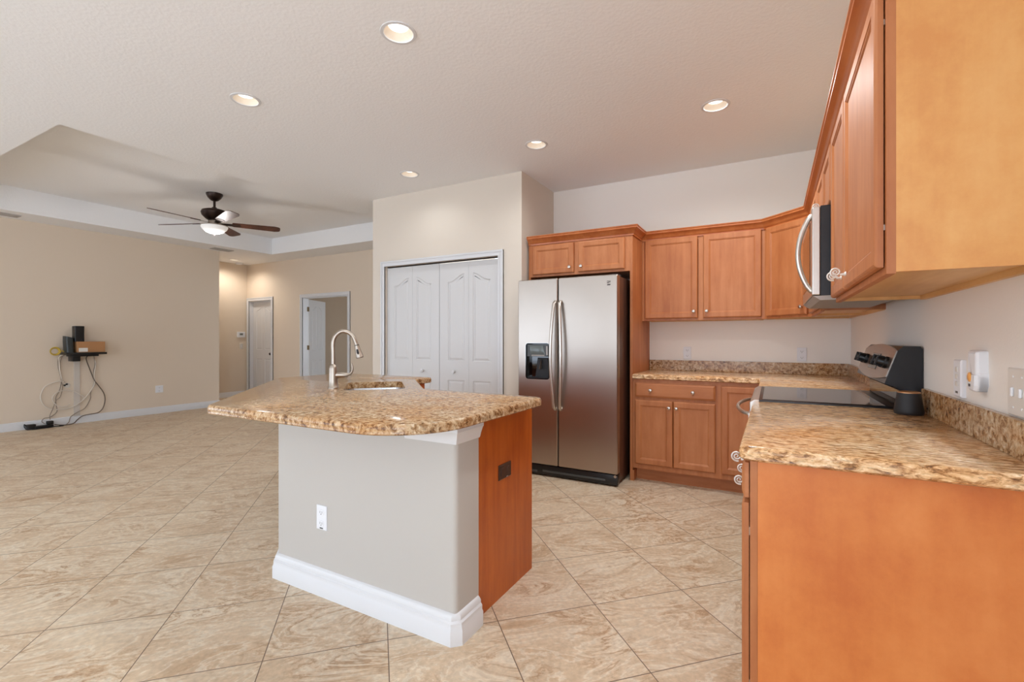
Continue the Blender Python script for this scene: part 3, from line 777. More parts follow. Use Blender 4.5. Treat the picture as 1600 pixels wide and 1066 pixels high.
# --- base cabinets, back run
BF = 4.03; ZB = .872
c = thing('base_cabinet', (-.7, 4.3, 0), 'base cabinet with one wide drawer over two doors right of the refrigerator', 'cabinet')
fr = frame_back((-1.049, BF, 0)); W = .682
b = BM(); slab(b, fr, rect(0, W, .112, ZB), [rect(.04, W-.03, .15, .68), rect(.04, W-.03, .74, .83)], 0, -.019); build('face_frame', b, M_WOOD, c)
b = BM(); box(b, WORLD, -1.037, -1.049+W, BF+.019, YB-.002, .112, ZB); build('carcass', b, M_WOOD, c)
b = BM(); box(b, WORLD, -1.037, -1.049+W, BF+.085, BF+.10, 0, .112); build('toe_kick', b, M_WOODX, c)
add_drawer(c, fr, .022, .654, .722, .844, ((.155, .783), (.49, .783)))
add_door(c, fr, .022, .331, .155, .698, (.305, .645)); add_door(c, fr, .336, .654, .155, .698, (.362, .645))
# corner cabinet (lazy susan) with a door on each leg of the corner
RFX = -.057
c = thing('base_cabinet', (.1, 4.3, 0), 'corner base cabinet with tall door, left of the range', 'cabinet')
x0 = -1.049+.682
pl = [(x0, BF), (RFX, BF), (RFX, RY1+.003), (XR-.002, RY1+.003), (XR-.002, YB-.002), (x0, YB-.002)]
b = BM(); slab(b, WORLD, pl, [], .112, ZB); build('carcass', b, M_WOOD, c)
pk = [(x0, BF+.085), (RFX+.085, BF+.085), (RFX+.085, RY1+.003), (RFX+.10, RY1+.003), (RFX+.10, BF+.10), (x0, BF+.10)]
b = BM(); slab(b, WORLD, pk, [], 0, .112); build('toe_kick', b, M_WOODX, c)
add_door(c, fr, .682+.013, 1.049-.057-.024, .155, .844)
fr2 = frame_right((RFX, BF-.024, 0))
add_door(c, fr2, .0, .30, .155, .844, (.27, .6)); add_door(c, fr2, .32, BF-.024-RY1-.02, .155, .844)

# --- near base cabinet, right run
YN = 1.505
c = thing('base_cabinet', (.25, 2.0, 0), 'large base cabinet nearest the viewer with an orange maple end panel', 'cabinet')
fr = frame_right((RFX, RY0-.003, 0)); W = RY0-.003-YN
b = BM(); slab(b, fr, rect(0, W, .112, ZB), [rect(.04, W-.04, .15, .70), rect(.04, W-.04, .74, .83)], 0, -.019); build('face_frame', b, M_WOOD, c)
b = BM(); box(b, fr, 0, W-.016, .112, ZB, -(XR-RFX)+.002, -.019); build('carcass', b, M_WOOD, c)
b = BM(); box(b, fr, W-.016, W, .0, ZB, -(XR-RFX)+.002, -.0195); build('end_panel', b, M_ENDB, c)
b = BM(); box(b, fr, 0, W-.02, 0, .112, -.10, -.085); build('toe_kick', b, M_WOODY, c)
add_drawer(c, fr, .02, W-.012, .757, .858, ((.757, .808),), mat=M_WOODY, kfn=scroll_bm, kmat=M_SCROLL)
add_door(c, fr, .02, W/2-.003, .135, .742, (W/2-.085, .69), kfn=scroll_bm, kmat=M_SCROLL); add_door(c, fr, W/2+.003, W-.012, .135, .742, (W/2+.095, .69), kfn=scroll_bm, kmat=M_SCROLL)
for z in (.22, .66):
    b = BM(); box(b, fr, W-.03, W-.014, z-.012, z+.012, 0, .0032); build('hinge', b, M_NICKEL, c)

# --- granite tops
def counter(poly, z0, z1, hole=None, edge=.012):
    b = BM(); t = z1-z0
    prof = [(edge*.9, z0), (.004, z0+.003), (.0, z0+t*.18), (.002, z0+t*.38), (.0, z0+t*.55), (.002, z0+t*.78), (.005, z0+t*.93), (.010, z1)]
    prev = None; lo = hi = None
    for i, z in prof:
        A = loop(b, [V((x, y, z)) for x, y in inset(poly, i)])
        if prev: bridge(b, prev, A)
        prev = A
    hs = [hole] if hole else []
    T = tess(b, WORLD, inset(poly, prof[-1][0]), hs, z1); Bt = tess(b, WORLD, inset(poly, prof[0][0]), hs, z0)
    if hole: bridge(b, T[1], Bt[1])
    return b
ZT0, ZT1 = .874, .915
ct = thing('granite_countertop', (-.2, 4.3, ZT0), 'L-shaped granite countertop with backsplash below the back-wall cabinets', 'countertop')
pl = round_poly([(-1.047, 4.0), (-.083, 4.0), (-.083, RY1+.003), (XR-.001, RY1+.003), (XR-.001, YB-.001), (-1.047, YB-.001)], [0, .03, 0, 0, 0, 0], 4)
build('top', counter(pl, ZT0, ZT1), M_GRANR, ct)
b = BM(); box(b, WORLD, -1.047, XR-.001, YB-.021, YB-.001, ZT1, 1.012, .002, 1); box(b, WORLD, XR-.021, XR-.001, RY1+.003, YB-.021, ZT1, 1.012, .002, 1); build('backsplash', b, M_GRAN, ct)
ct = thing('granite_countertop', (.25, 2.0, ZT0), 'granite countertop with backsplash nearest the viewer, right of the range', 'countertop')
pl = round_poly([(-.085, 1.458), (XR-.001, 1.458), (XR-.001, RY0-.003), (-.085, RY0-.003)], [.035, 0, 0, 0], 6)
build('top', counter(pl, ZT0, ZT1), M_GRANR, ct)
b = BM(); box(b, WORLD, XR-.021, XR-.001, 1.458, RY0-.05, ZT1, 1.012, .002, 1); build('backsplash', b, M_GRAN, ct)

# --- range
r = thing('range', (.25, (RY0+RY1)/2, 0), 'stainless and black glass-top range between the granite counters', 'range')
Y0, Y1 = RY0+.004, RY1-.002
fr = frame_right((-.070, Y1, 0)); W = Y1-Y0
b = BM(); box(b, fr, .004, W-.004, .03, .895, -.60, 0); build('body', b, M_ENAMEL, r)
b = BM(); box(b, fr, 0, W, .8955, .921, -.575, -.012, .004); build('cooktop_frame', b, M_ENAMEL, r)
b = BM(); box(b, fr, .02, W-.02, .9212, .9235, -.50, -.026, .001, 1); ck = build('cooktop', b, M_GLASSB, r)
b = BM(); rings(b, Fr(fr.p(0, 0, 0), fr.u, fr.v, fr.n), [(rect(0, W, .862, .921), -.0115), (rect(0, W, .862, .921), .006), (rect(0, W, .862, .908), .026), (rect(.004, W-.004, .866, .904), .028)]); build('front_trim', b, M_STEELD, r)
b = BM(); box(b, fr, .004, W-.004, .24, .855, .0, .035, .006); od = build('oven_door', b, M_STEELD, r)
b = BM(); box(b, fr, .10, W-.10, .36, .68, .035, .038, .001, 1); build('oven_window', b, M_GLASSB, od)
b = BM(); tube(b, [fr.p(.05+(W-.10)*t, .845, .033+.066*math.sin(PI*t)**.6) for t in [k/28 for k in range(29)]], .0095, 12); build('handle', b, M_STEELD, od)
b = BM(); box(b, fr, .004, W-.004, .05, .228, 0, .03, .006); build('storage_drawer', b, M_STEELD, r)
# back guard: black arched side caps, glass riser and a bowed stainless control face
def side_prof(k=0):
    return [(-.55, .921), (-.553, .985), (-.530, 1.008), (-.492, 1.022), (-.500, 1.05), (-.538, 1.165), (-.556, 1.183), (-.612, 1.183), (-.620, 1.170), (-.620, .80), (-.55, .80)]
def cap_bm(a0, a1):
    b = BM(); A = loop(b, [fr.p(a0, z, c_) for c_, z in side_prof()]); B = loop(b, [fr.p(a1, z, c_) for c_, z in side_prof()]); bridge(b, A, B); cap(b, A[::-1]); cap(b, B); return b
bg = build('backguard', cap_bm(.0, W), M_ENAMEL, r)
b = BM(); box(b, fr, .03, W-.022, .925, 1.0, -.552, -.545, .003, 1); build('glass_riser', b, M_GLASSB, bg)
n = 24; front = []; rear = []
b = BM()
up = []; lo_ = []
for k in range(n+1):
    t = k/n; a = .004+(W-.016)*t; s = 1-(2*t-1)**2
    up.append((a, 1.163+.026*s)); lo_.append((a, 1.050-.024*s))
outl = lo_+up[::-1]
def tilt(a, z, out=0): return fr.p(a, z, -.5385+(1.165-z)*.33+.004+out)
A = loop(b, [tilt(a, z, -.006) for a, z in outl]); B = loop(b, [tilt(a, z) for a, z in outl]); bridge(b, A, B)
for k in range(n):
    b.faces.new((B[k], B[k+1], B[2*n-k], B[2*n+1-k]))
cp = build('control_panel', b, M_STEEL, bg)
b = BM(); box(b, Fr(tilt(W*.5, 1.105), (0, -1, 0), V((.31, 0, .95)), V((-.95, 0, .31))), -.10, .10, -.04, .04, -.003, .003, .002, 1); build('clock_display', b, M_GLASSB, cp)
for a in (.075, .165, W-.185, W-.095):
    f2 = Fr(tilt(a, 1.108), (0, -1, 0), V((.31, 0, .95)), V((-.95, 0, .31)))
    b = BM(); lathe(b, f2, [(.027, 0), (.027, .010), (.022, .014), (.020, .034), (.017, .038), (0, .039)], 20); box(b, f2, -.005, .005, -.024, .024, .014, .043, .002, 1); build('knob', b, M_BLACK, cp)

# --- microwave above the range
m = thing('microwave', (.35, (RY0+RY1)/2, 1.39), 'stainless over-the-range microwave with a bowed handle', 'microwave')
fr = frame_right((.19, RY1-.003, 0)); W = RY1-RY0-.006
b = BM(); box(b, fr, .0, W, 1.412, ZM1-.003, -(XR-.19)+.003, 0, .002, 1); build('body', b, M_ENAMEL, m)
b = BM(); box(b, fr, .003, W-.003, 1.415, ZM1-.006, 0, .032, .004); md = build('door', b, M_STEELD, m)
b = BM(); box(b, fr, .05, W-.13, 1.47, ZM1-.05, .032, .034, .001, 1); build('door_glass', b, M_GLASSB, md)
b = BM(); tube(b, [fr.p(W-.05, 1.435, .028)] + [fr.p(W-.05, 1.44+.345*t, .036+.050*math.sin(PI*t)**.8) for t in [k/18 for k in range(19)]] + [fr.p(W-.05, 1.79, .028)], .011, 12); build('handle', b, M_STEELD, md)
b = BM(); rings(b, Fr(fr.p(0, 0, 0), fr.u, fr.n, fr.v), [(rect(.003, W-.003, -.30, .028), 1.412), (rect(.01, W-.01, -.29, .0), 1.392)]); build('vent_grille', b, M_VENT, m)

# ---------------------------------------------------------------- island
ISL_D = V((1, 1, 0)).normalized()
outer = [(-1.02, 1.185), (-1.02, 2.20), (-1.83, 2.22), (-2.31, 2.70), (-2.31, 2.90), (-3.31, 2.90), (-3.31, 2.27), (-2.235, 1.185)]
poly = round_poly(outer, [.30, .07, .02, .02, .03, .16, .05, .06], 10)
t_c, s_c = 3.147, -.012
fs = Fr((0, 0, 0), (-1, 1, 0), (1, 1, 0), (0, 0, 1))       # a along the sink's length, b across it
def st(a, c): 
    p = fs.p(a, c, 0); return (p.x, p.y)
sink_loc = round_poly(rect(t_c-.255, t_c+.255, s_c-.178, s_c+.178), .05, 6)
hole = [st(a, c) for a, c in sink_loc]
tag(build('granite_countertop', counter(poly, ZT0, ZT1, hole), M_GRAN), 'large angled granite island top with a rounded corner and sink cutout', 'countertop')

# half wall (front, diagonal, left) carrying the top
hw_out = [(-1.10, 1.525), (-1.10, 1.69), (-2.14, 1.69), (-3.0, 2.55), (-3.0, 2.83), (-3.17, 2.83), (-3.17, 2.478), (-2.212, 1.525)]
hw = round_poly(hw_out, [.022, 0, 0, 0, 0, .02, .01, .02], 5)
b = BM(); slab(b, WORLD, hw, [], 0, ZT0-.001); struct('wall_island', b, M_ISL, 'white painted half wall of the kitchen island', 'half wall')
b = BM(); sweep(b, [(-3.17, 2.83), (-3.17, 2.478), (-2.212, 1.525), (-1.119, 1.525), (-1.10, 1.544), (-1.10, 1.686)][::1], [(o, z) for o, z in [(0, 0), (.026, 0), (.026, .060), (.021, .068), (.021, .086), (.014, .094), (.014, .106), (.007, .116), (0, .12)]])
struct('baseboard_island', b, M_TRIM, 'white stepped baseboard around the island half wall', 'baseboard')
b = BM(); sweep(b, [(-1.16-.2, 1.525), (-1.10, 1.525), (-1.10, 1.69)], [(.0, .795), (.006, .795), (.009, .802), (.012, .815), (.022, .842), (.026, .846), (.026, .8735), (0, .8735)])
struct('trim_6', b, M_TRIM, 'white moulding under the island top at its right corner', 'moulding')

c = thing('island_cabinet', (-1.7, 2.0, 0), 'orange-brown maple island cabinet with a tall plain end panel', 'cabinet')
b = BM(); box(b, WORLD, -1.135, -1.117, 1.693, 2.232, 0, ZT0-.0015); build('end_panel', b, M_ISLP, c)
ib = [(-1.137, 1.693), (-1.137, 2.19), (-1.815, 2.19), (-2.335, 2.71), (-2.335, 2.83), (-2.997, 2.83), (-2.997, 2.55), (-2.14, 1.693)]
sink_clear = [st(a, c_) for a, c_ in rect(t_c-.30, t_c+.30, s_c-.20, s_c+.20)]
b = BM(); slab(b, WORLD, ib, [sink_clear], .112, ZT0-.0015); build('carcass', b, M_ISLP, c)
b = BM(); kk = [(-1.137, 1.70), (-1.137, 2.11), (-1.85, 2.11), (-2.40, 2.66), (-2.40, 2.80), (-2.9, 2.80), (-2.14, 1.70)]; slab(b, WORLD, kk, [], 0, .112); build('toe_kick', b, M_ISLP, c)
fi = frame_back((-1.80, 2.19, 0)); fi = Fr((-1.145, 2.19, 0), (-1, 0, 0), (0, 0, 1), (0, 1, 0))
add_door(c, fi, .02, .33, .155, .70, (.30, .65), M_ISLP); add_door(c, fi, .34, .65, .155, .70, (.37, .65), M_ISLP); add_drawer(c, fi, .02, .65, .72, .845, ((.33, .78),), M_ISLP)
fd_ = Fr((-1.815, 2.19, 0), (-1, 1, 0), (0, 0, 1), (1, 1, 0))
add_door(c, fd_, .03, .36, .155, .70, (.33, .65), M_ISLP); add_door(c, fd_, .37, .70, .155, .70, (.40, .65), M_ISLP)

# sink
s = thing('sink', (fs.p(t_c, s_c, 0).x, fs.p(t_c, s_c, 0).y, ZT0-.20), 'undermount stainless sink set diagonally in the island top', 'sink')
b = BM()
o_ = inset(sink_loc, -.012); i_ = inset(sink_loc, -.002); d_ = inset(sink_loc, .012); e_ = inset(sink_loc, .045)
rings(b, fs, [(o_, ZT0-.004), (o_, ZT0-.001), (i_, ZT0-.001), (d_, ZT0-.15), (inset(sink_loc, .022), ZT0-.185), (e_, ZT0-.195)])
build('basin', b, M_SINK, s)
b = BM(); lathe(b, Fr(fs.p(t_c, s_c, ZT0-.1948), (1, 0, 0), (0, 1, 0), (0, 0, 1)), [(.045, 0), (.045, .003), (.034, .003), (.03, .001), (0, .001)], 24); build('drain', b, M_NICKEL, s)

# faucet
fx, fy = -2.333, 1.972
f = thing('faucet', (fx, fy, ZT1), 'brushed nickel gooseneck pull-down faucet behind the island sink', 'faucet')
fa = Fr((fx, fy, ZT1), (1, 0, 0), (0, 1, 0), (0, 0, 1))
b = BM(); lathe(b, fa, [(.031, 0), (.031, .006), (.028, .010), (.0265, .05), (.025, .12), (.019, .142), (.0155, .146)], 24); build('body', b, M_NICKEL, f)
dirs = V((.75, .66, 0)).normalized()
def fp(o, z): return V((fx, fy, ZT1+z))+dirs*o
pts = smooth([fp(0, .139), fp(0, .21), fp(0, .2825), fp(.017, .323), fp(.051, .346), fp(.0875, .338), fp(.114, .3125), fp(.129, .2767), fp(.135, .2615)], 5)
e2 = (fp(.155, .182)-fp(.135, .2615)).normalized()
b = BM(); tube(b, pts, .0125, 14); build('spout', b, M_NICKEL, f)
q0 = pts[-1]
b = BM(); tube(b, [q0, q0+e2*.004, q0+e2*.0045, q0+e2*.03, q0+e2*.055, q0+e2*.076, q0+e2*.0765, q0+e2*.082], [.0135, .0135, .0145, .0165, .020, .0235, .022, .021], 16); sh = build('spray_head', b, M_NICKEL, f)
camv = V((.62, -.62, .15)).normalized()
b = BM(); tube(b, [q0-e2*.001, q0+e2*.003], .0142, 16); build('collar', b, M_BLACKM, sh)
b = BM(); cpt = q0+e2*.045+V((.5, -.86, .1)).normalized()*.0165
tube(b, [cpt-e2*.018, cpt-e2*.01, cpt+e2*.01, cpt+e2*.018], [.003, .0065, .0065, .003], 10); build('spray_button', b, M_BLACKM, sh)
hd = V((.80, .60, 0)).normalized()
def hp(o, z): return V((fx, fy, ZT1+z))+hd*o
b = BM(); tube(b, [hp(.0, .078), hp(.03, .080), hp(.065, .079), hp(.085, .080)], [.021, .020, .017, .012], 14)
tube(b, smooth([hp(.075, .079), hp(.098, .086), hp(.110, .105), hp(.112, .128), hp(.107, .150)], 5), [.0105-.0065*k/20 for k in range(21)], 10); build('handle', b, M_NICKEL, f)

# ---------------------------------------------------------------- lights in the ceiling
SPOTS = []
def downlight(loc, label, group, bulb, power, color):
    t = thing('recessed_light', (loc[0], loc[1], ZC), label, 'ceiling light', group)
    f2 = frame_down((loc[0], loc[1], ZC))
    b = BM(); rings(b, f2, [(circ(0, 0, LR-.001, 36), -.001), (circ(0, 0, LR+.014, 36), .0), (circ(0, 0, LR+.013, 36), .004), (circ(0, 0, LR-.002, 36), .005), (circ(0, 0, LR-.004, 36), .001)], False); build('trim_ring', b, M_TRIM, t)
    b = BM(); rings(b, f2, [(circ(0, 0, LR-.002, 36), .001), (circ(0, 0, LR-.014, 36), -.026), (circ(0, 0, .052, 36), -.038)], False); build('baffle', b, M_BAFFLE, t)
    b = BM(); lathe(b, f2, [(.053, -.046), (.053, -.040), (.049, -.033), (.03, -.029), (0, -.028)], 28); build('bulb', b, bulb, t)
    d = bpy.data.lights.new('downlight_lamp', 'SPOT'); d.energy = power; d.color = color; d.spot_size = math.radians(160); d.spot_blend = .8; d.shadow_soft_size = .05
    o = bpy.data.objects.new('downlight_lamp', d); COL.objects.link(o); o.parent = t; o.location = (0, 0, -.012)
    return t
LL = ['largest recessed ceiling light, nearest the viewer', 'recessed ceiling light nearest the corner of the ceiling tray', 'recessed ceiling light in front of the back-wall cabinets', 'recessed ceiling light nearest the refrigerator and closet corner', 'recessed ceiling light in front of the pantry bifold doors', 'recessed ceiling light above the near granite counter, just out of view overhead']
LE = [20, 6, 55, 14, 6, 38]
for p, lb, en in zip(LIGHTS, LL, LE): downlight(p, lb, 'recessed kitchen downlights', M_BULB, en, (.93, .98, 1.0))
downlight(HALL, 'small lit recessed light in the hall ceiling beyond the fan', None, M_BULBH, 30, (1, .93, .84))
b = BM(); lathe(b, frame_down((-9.70, 5.81, ZC)), [(.075, 0), (.075, .012), (.068, .028), (.05, .036), (0, .037)], 24)
tag(build('smoke_detector', b, M_TRIM), 'round white smoke detector on the hall ceiling behind the lit downlight', 'smoke detector')

def vent(cx, cy, lx, ly, label):
    t = thing('ceiling_vent', (cx, cy, ZC), label, 'vent', 'ceiling air vents')
    f2 = frame_down((cx, cy, ZC))
    b = BM(); slab(b, f2, rect(-lx/2, lx/2, -ly/2, ly/2), [rect(-lx/2+.018, lx/2-.018, -ly/2+.018, ly/2-.018)], 0, .012); build('frame', b, M_VENT, t)
    for k in range(5):
        b = BM(); x = -lx/2+.018+(lx-.036)*(k+.5)/5
        box(b, Fr(f2.p(x, 0, .005), (math.cos(.6), 0, math.sin(.6)), (0, 1, 0), (-math.sin(.6), 0, math.cos(.6))), -.013, .013, -ly/2+.02, ly/2-.02, -.001, .001); build('louver', b, M_VENT, t)
vent(-8.52, 4.79, .16, .33, 'grey ceiling vent near the end of the long living-room wall')
vent(-8.50, 2.06, .16, .33, 'grey ceiling vent at the left edge above the cables')

# ---------------------------------------------------------------- ceiling fan
FXC, FYC = -6.333, 3.465
fan = thing('ceiling_fan', (FXC, FYC, ZT), 'bronze five-blade ceiling fan with lit frosted bowl in the ceiling tray', 'ceiling fan')
ff = Fr((FXC, FYC, 0), (1, 0, 0), (0, 1, 0), (0, 0, 1))
b = BM(); lathe(b, ff, [(.096, ZT), (.094, ZT-.02), (.075, ZT-.055), (.045, ZT-.085), (.025, ZT-.095), (0, ZT-.096)], 28); build('canopy', b, M_BRONZE, fan)
b = BM(); lathe(b, ff, [(.014, ZT-.09), (.014, 2.925), (.03, 2.915), (.034, 2.895), (.026, 2.885)], 16); build('downrod', b, M_BRONZE, fan)
b = BM(); lathe(b, ff, [(.03, 2.893), (.10, 2.888), (.142, 2.872), (.153, 2.845), (.142, 2.81), (.108, 2.775), (.085, 2.757), (.07, 2.752), (.07, 2.735)], 32); build('motor_housing', b, M_BRONZE, fan)
b = BM(); lathe(b, ff, [(.07, 2.74), (.075, 2.70), (.11, 2.692), (.156, 2.682), (.156, 2.674), (.07, 2.674)], 32); build('light_fitter', b, M_NICKEL, fan)
b = BM(); lathe(b, ff, [(.150, 2.6735), (.154, 2.662), (.138, 2.632), (.102, 2.600), (.05, 2.580), (0, 2.577)], 32); build('light_bowl', b, M_BOWL, fan)
b = BM(); lathe(b, ff, [(.012, 2.582), (.014, 2.568), (.007, 2.560), (0, 2.552)], 14); build('finial', b, M_BRONZE, fan)
for k in range(5):
    a = math.radians(58.5+72*k); u = V((math.cos(a), math.sin(a), 0)); side = V((-math.sin(a), math.cos(a), 0)); pitch = math.radians(-13)
    vv = side*math.cos(pitch)+V((0, 0, 1))*math.sin(pitch); nn = u.cross(vv)
    bf = Fr((FXC, FYC, 2.715), u, vv, nn)
    b = BM(); o2 = round_poly([(.20, -.055), (.70, -.076), (.765, -.055), (.765, .055), (.70, .076), (.20, .055)], [.02, .05, .04, .04, .05, .02], 5)
    slab(b, bf, o2, [], -.003, .004); bl = build('blade', b, M_BLADE, fan)
    b = BM(); slab(b, bf, [(.05, -.02), (.16, -.03), (.28, -.04), (.30, 0), (.28, .04), (.16, .03), (.05, .02)], [], -.008, -.0035); build('blade_iron', b, M_BRONZE, bl)
d = bpy.data.lights.new('fan_lamp', 'POINT'); d.energy = 10; d.color = (1, .97, .93); d.shadow_soft_size = .06
o = bpy.data.objects.new('fan_lamp', d); COL.objects.link(o); o.parent = fan; o.location = (0, 0, 2.53-ZT)

# ---------------------------------------------------------------- plates, outlets and small wall things
def outlet(name, fr, label, mat=M_PLATE, group=None, cat='outlet', w=.070, h=.115):
    t = thing(name, fr.o, label, cat, group)
    b = BM(); rings(b, fr, [(rect(-w/2, w/2, -h/2, h/2), .0), (rect(-w/2, w/2, -h/2, h/2), .004), (rect(-w/2, w/2, -h/2, h/2, .004), .006)]); build('plate', b, mat, t)
    for s_ in (.026, -.026):
        b = BM(); o3 = round_poly(rect(-.017, .017, s_-.014, s_+.014), .008, 4); rings(b, fr, [(o3, .006), (inset(o3, .001), .0075)]); rc = build('receptacle', b, mat, t)
        b = BM(); box(b, fr, -.008, -.0055, s_-.004, s_+.006, .0075, .0078); box(b, fr, .0055, .008, s_-.004, s_+.006, .0075, .0078); box(b, fr, -.0025, .0025, s_-.011, s_-.006, .0075, .0078); build('slots', b, M_SLOT, rc)
    return t
outlet('outlet', frame_back((-1.881, 1.525, .362)), 'white duplex outlet on the island half wall')
b_ = [o for o in bpy.data.objects if o.name == 'outlet'][0]
b = BM(); box(b, frame_back((-1.881, 1.525, .362)), -.010, .012, -.052, -.046, .006, .0066); build('printed_mark', b, M_DKGREY, b_)
outlet('outlet', frame_back((-.701, YB, 1.082)), 'white outlet on the back wall nearest the refrigerator')
outlet('outlet', frame_back((.215, YB, 1.082)), 'white outlet on the back wall nearest the range')
outlet('outlet', frame_left((XT, 3.92, .395)), 'white outlet on the long living-room wall right of the cables', w=.11)
# brown outlet on island end panel
fo = Fr((-1.117, 1.94, .588), (0, 1, 0), (0, 0, 1), (1, 0, 0))
t = thing('outlet', fo.o, 'dark brown outlet on the wooden island end panel', 'outlet')
b = BM(); rings(b, fo, [(rect(-.0575, .0575, -.035, .035), 0), (rect(-.0575, .0575, -.035, .035), .004), (rect(-.0575, .0575, -.035, .035, .004), .007)]); build('plate', b, M_BROWN, t)
for s_ in (-.026, .026):
    b = BM(); o3 = round_poly(rect(s_-.015, s_+.015, -.018, .018), .008, 4); rings(b, fo, [(o3, .007), (inset(o3, .001), .0085)]); build('receptacle', b, M_BROWN, t)
b = BM(); box(b, fo, .008, .024, -.031, -.027, .0068, .0075); build('printed_mark', b, M_VENT, t)
# right-wall plates
fo = frame_right((XR, 2.10, 1.083))
t = thing('switch_plate', fo.o, 'narrow white fan-control plate above the backsplash beside the dark speaker', 'switch')
b = BM(); rings(b, fo, [(rect(-.036, .036, -.062, .062), 0), (rect(-.036, .036, -.062, .062), .010), (rect(-.036, .036, -.062, .062, .004), .014)]); build('plate', b, M_PLATE, t)
for z in (.03, .006, -.018):
    b = BM(); box(b, fo, -.012, .012, z-.008, z+.008, .014, .0165, .002, 1); build('button', b, M_ALMOND, t)
b = BM(); box(b, fo, -.012, .010, -.050, -.043, .014, .0146); build('printed_mark', b, M_DKGREY, t)
fo = frame_right((XR, 1.905, 1.119))
t = thing('air_freshener', fo.o, 'white plug-in air freshener with an amber dot on the right wall', 'air freshener')
b = BM(); bod = [(-.046, .062), (.022, .060), (.024, -.005), (.027, -.008), (.026, -.045), (.016, -.062), (-.026, -.062), (-.040, -.045), (-.048, -.008)]
bo = round_poly(bod[::-1], .008, 4)
rings(b, fo, [(bo, 0), (bo, .020), (inset(bo, .004), .026), (inset(bo, .009), .028)], True, True); lo3 = round_poly([(-.026, -.062), (.016, -.062), (.026, -.045), (.027, -.008), (-.048, -.008), (-.040, -.045)], .008, 4); rings(b, fo, [(lo3, .001), (lo3, .024), (inset(lo3, .005), .031), (inset(lo3, .010), .032)], True, True); build('housing', b, M_PLATE, t)
b = BM(); lathe(b, fo.at(-.014, -.020, .0312), [(.015, 0), (.015, .001), (.012, .003), (0, .004)], 18); build('amber_lens', b, M_ORANGE, t)
b = BM(); box(b, fo, -.020, -.006, -.048, -.040, .031, .0328); build('printed_mark', b, M_DKGREY, t)
fo = frame_right((XR, 1.675, 1.077))
t = thing('switch_plate', fo.o, 'almond switch plate on the right wall at the edge of view', 'switch')
b = BM(); rings(b, fo, [(rect(-.06, .06, -.062, .062), 0), (rect(-.06, .06, -.062, .062), .004), (rect(-.06, .06, -.062, .062, .004), .007)]); build('plate', b, M_ALMOND, t)
for a in (-.024, .024):
    b = BM(); box(b, fo, a-.005, a+.005, -.012, .012, .007, .013, .002, 1); build('toggle', b, M_PLATE, t)
    b = BM(); lathe(b, fo.at(a, .04, .007), [(.003, 0), (.003, .001), (0, .0015)], 10); lathe(b, fo.at(a, -.04, .007), [(.003, 0), (.003, .001), (0, .0015)], 10); build('screws', b, M_PLATE, t)
# thermostat and switch in the hall
fo = frame_left((XH, 5.94, 1.303))
t = thing('thermostat', fo.o, 'white thermostat with a grey screen on the hall wall', 'thermostat')
b = BM(); box(b, fo, -.085, .085, -.058, .058, 0, .028, .006); build('housing', b, M_PLATE, t)
b = BM(); box(b, fo, -.035, .035, -.012, .028, .028, .0295); build('screen', b, M_SCREEN, t)
fo = frame_left((XH, 5.955, 1.06))
t = thing('switch_plate', fo.o, 'small pale switch plate below the thermostat', 'switch')
b = BM(); rings(b, fo, [(rect(-.035, .035, -.057, .057), 0), (rect(-.035, .035, -.057, .057), .004), (rect(-.035, .035, -.057, .057, .004), .006)]); build('plate', b, M_ALMOND, t)
b = BM(); box(b, fo, -.005, .005, -.012, .012, .006, .012); build('toggle', b, M_PLATE, t)

# speaker on the near counter
sp = (.474, 2.405)
t = thing('smart_speaker', (sp[0], sp[1], ZT1), 'small dark tapered speaker with a copper top on the counter beside the range', 'speaker')
fo = Fr((sp[0], sp[1], ZT1), (1, 0, 0), (0, 1, 0), (0, 0, 1))
b = BM(); lathe(b, fo, [(.045, 0), (.047, .003), (.048, .012), (.046, .025), (.038, .082), (.037, .085)], 36); build('body', b, M_BLACKM, t)
b = BM(); lathe(b, fo, [(.037, .085), (.037, .088), (.034, .090), (.031, .0885), (0, .0885)], 36); build('top_ring', b, M_COPPER, t)

# ---------------------------------------------------------------- equipment and cables on the long living-room wall
t = thing('wall_shelf', (XT, 2.9, .95), 'small black equipment shelf with bracket on the long living-room wall', 'shelf')
b = BM(); box(b, WORLD, XT+.005, XT+.27, 2.68, 3.135, .992, 1.022, .006); build('shelf_tray', b, M_BLACK, t)
b = BM(); box(b, WORLD, XT+.01, XT+.21, 2.76, 3.06, .965, .992, .004); build('under_plate', b, M_BLACK, t)
b = BM(); box(b, WORLD, XT+.0, XT+.16, 2.785, 2.87, .895, .966, .004); build('bracket', b, M_BLACK, t)
t = thing('cardboard_box', (XT+.13, 2.97, 1.022), 'brown cardboard box with a white label on the black wall shelf', 'box')
b = BM(); box(b, WORLD, XT+.04, XT+.235, 2.815, 3.125, 1.0225, 1.175, .002, 1); build('carton', b, M_CARD, t)
b = BM(); box(b, WORLD, XT+.235, XT+.2358, 2.825, 2.925, 1.032, 1.085); build('label', b, M_PAPER, t)
t = thing('modem', (XT+.15, 2.745, 1.022), 'dark upright curved modem standing left of the cardboard box', 'modem')
b = BM(); A = []
for z, x0, x1 in ((1.0225, .08, .20), (1.10, .075, .19), (1.18, .07, .18), (1.225, .075, .17)):
    pr = round_poly([(XT+x0, 2.70), (XT+x1, 2.715), (XT+x1, 2.79), (XT+x0, 2.80)], .02, 4)
    A.append((pr, z+.0))
prev = None
for pr, z in A:
    q = loop(b, [V((x, y-(z-1.02)*.02, z+(.03*(2.80-y)/.1 if z > 1.2 else 0))) for x, y in pr])
    if prev: bridge(b, prev, q)
    else: cap(b, q[::-1])
    prev = q
cap(b, prev); build('case', b, plain('modem_case', srgb(48, 52, 52), .3), t)
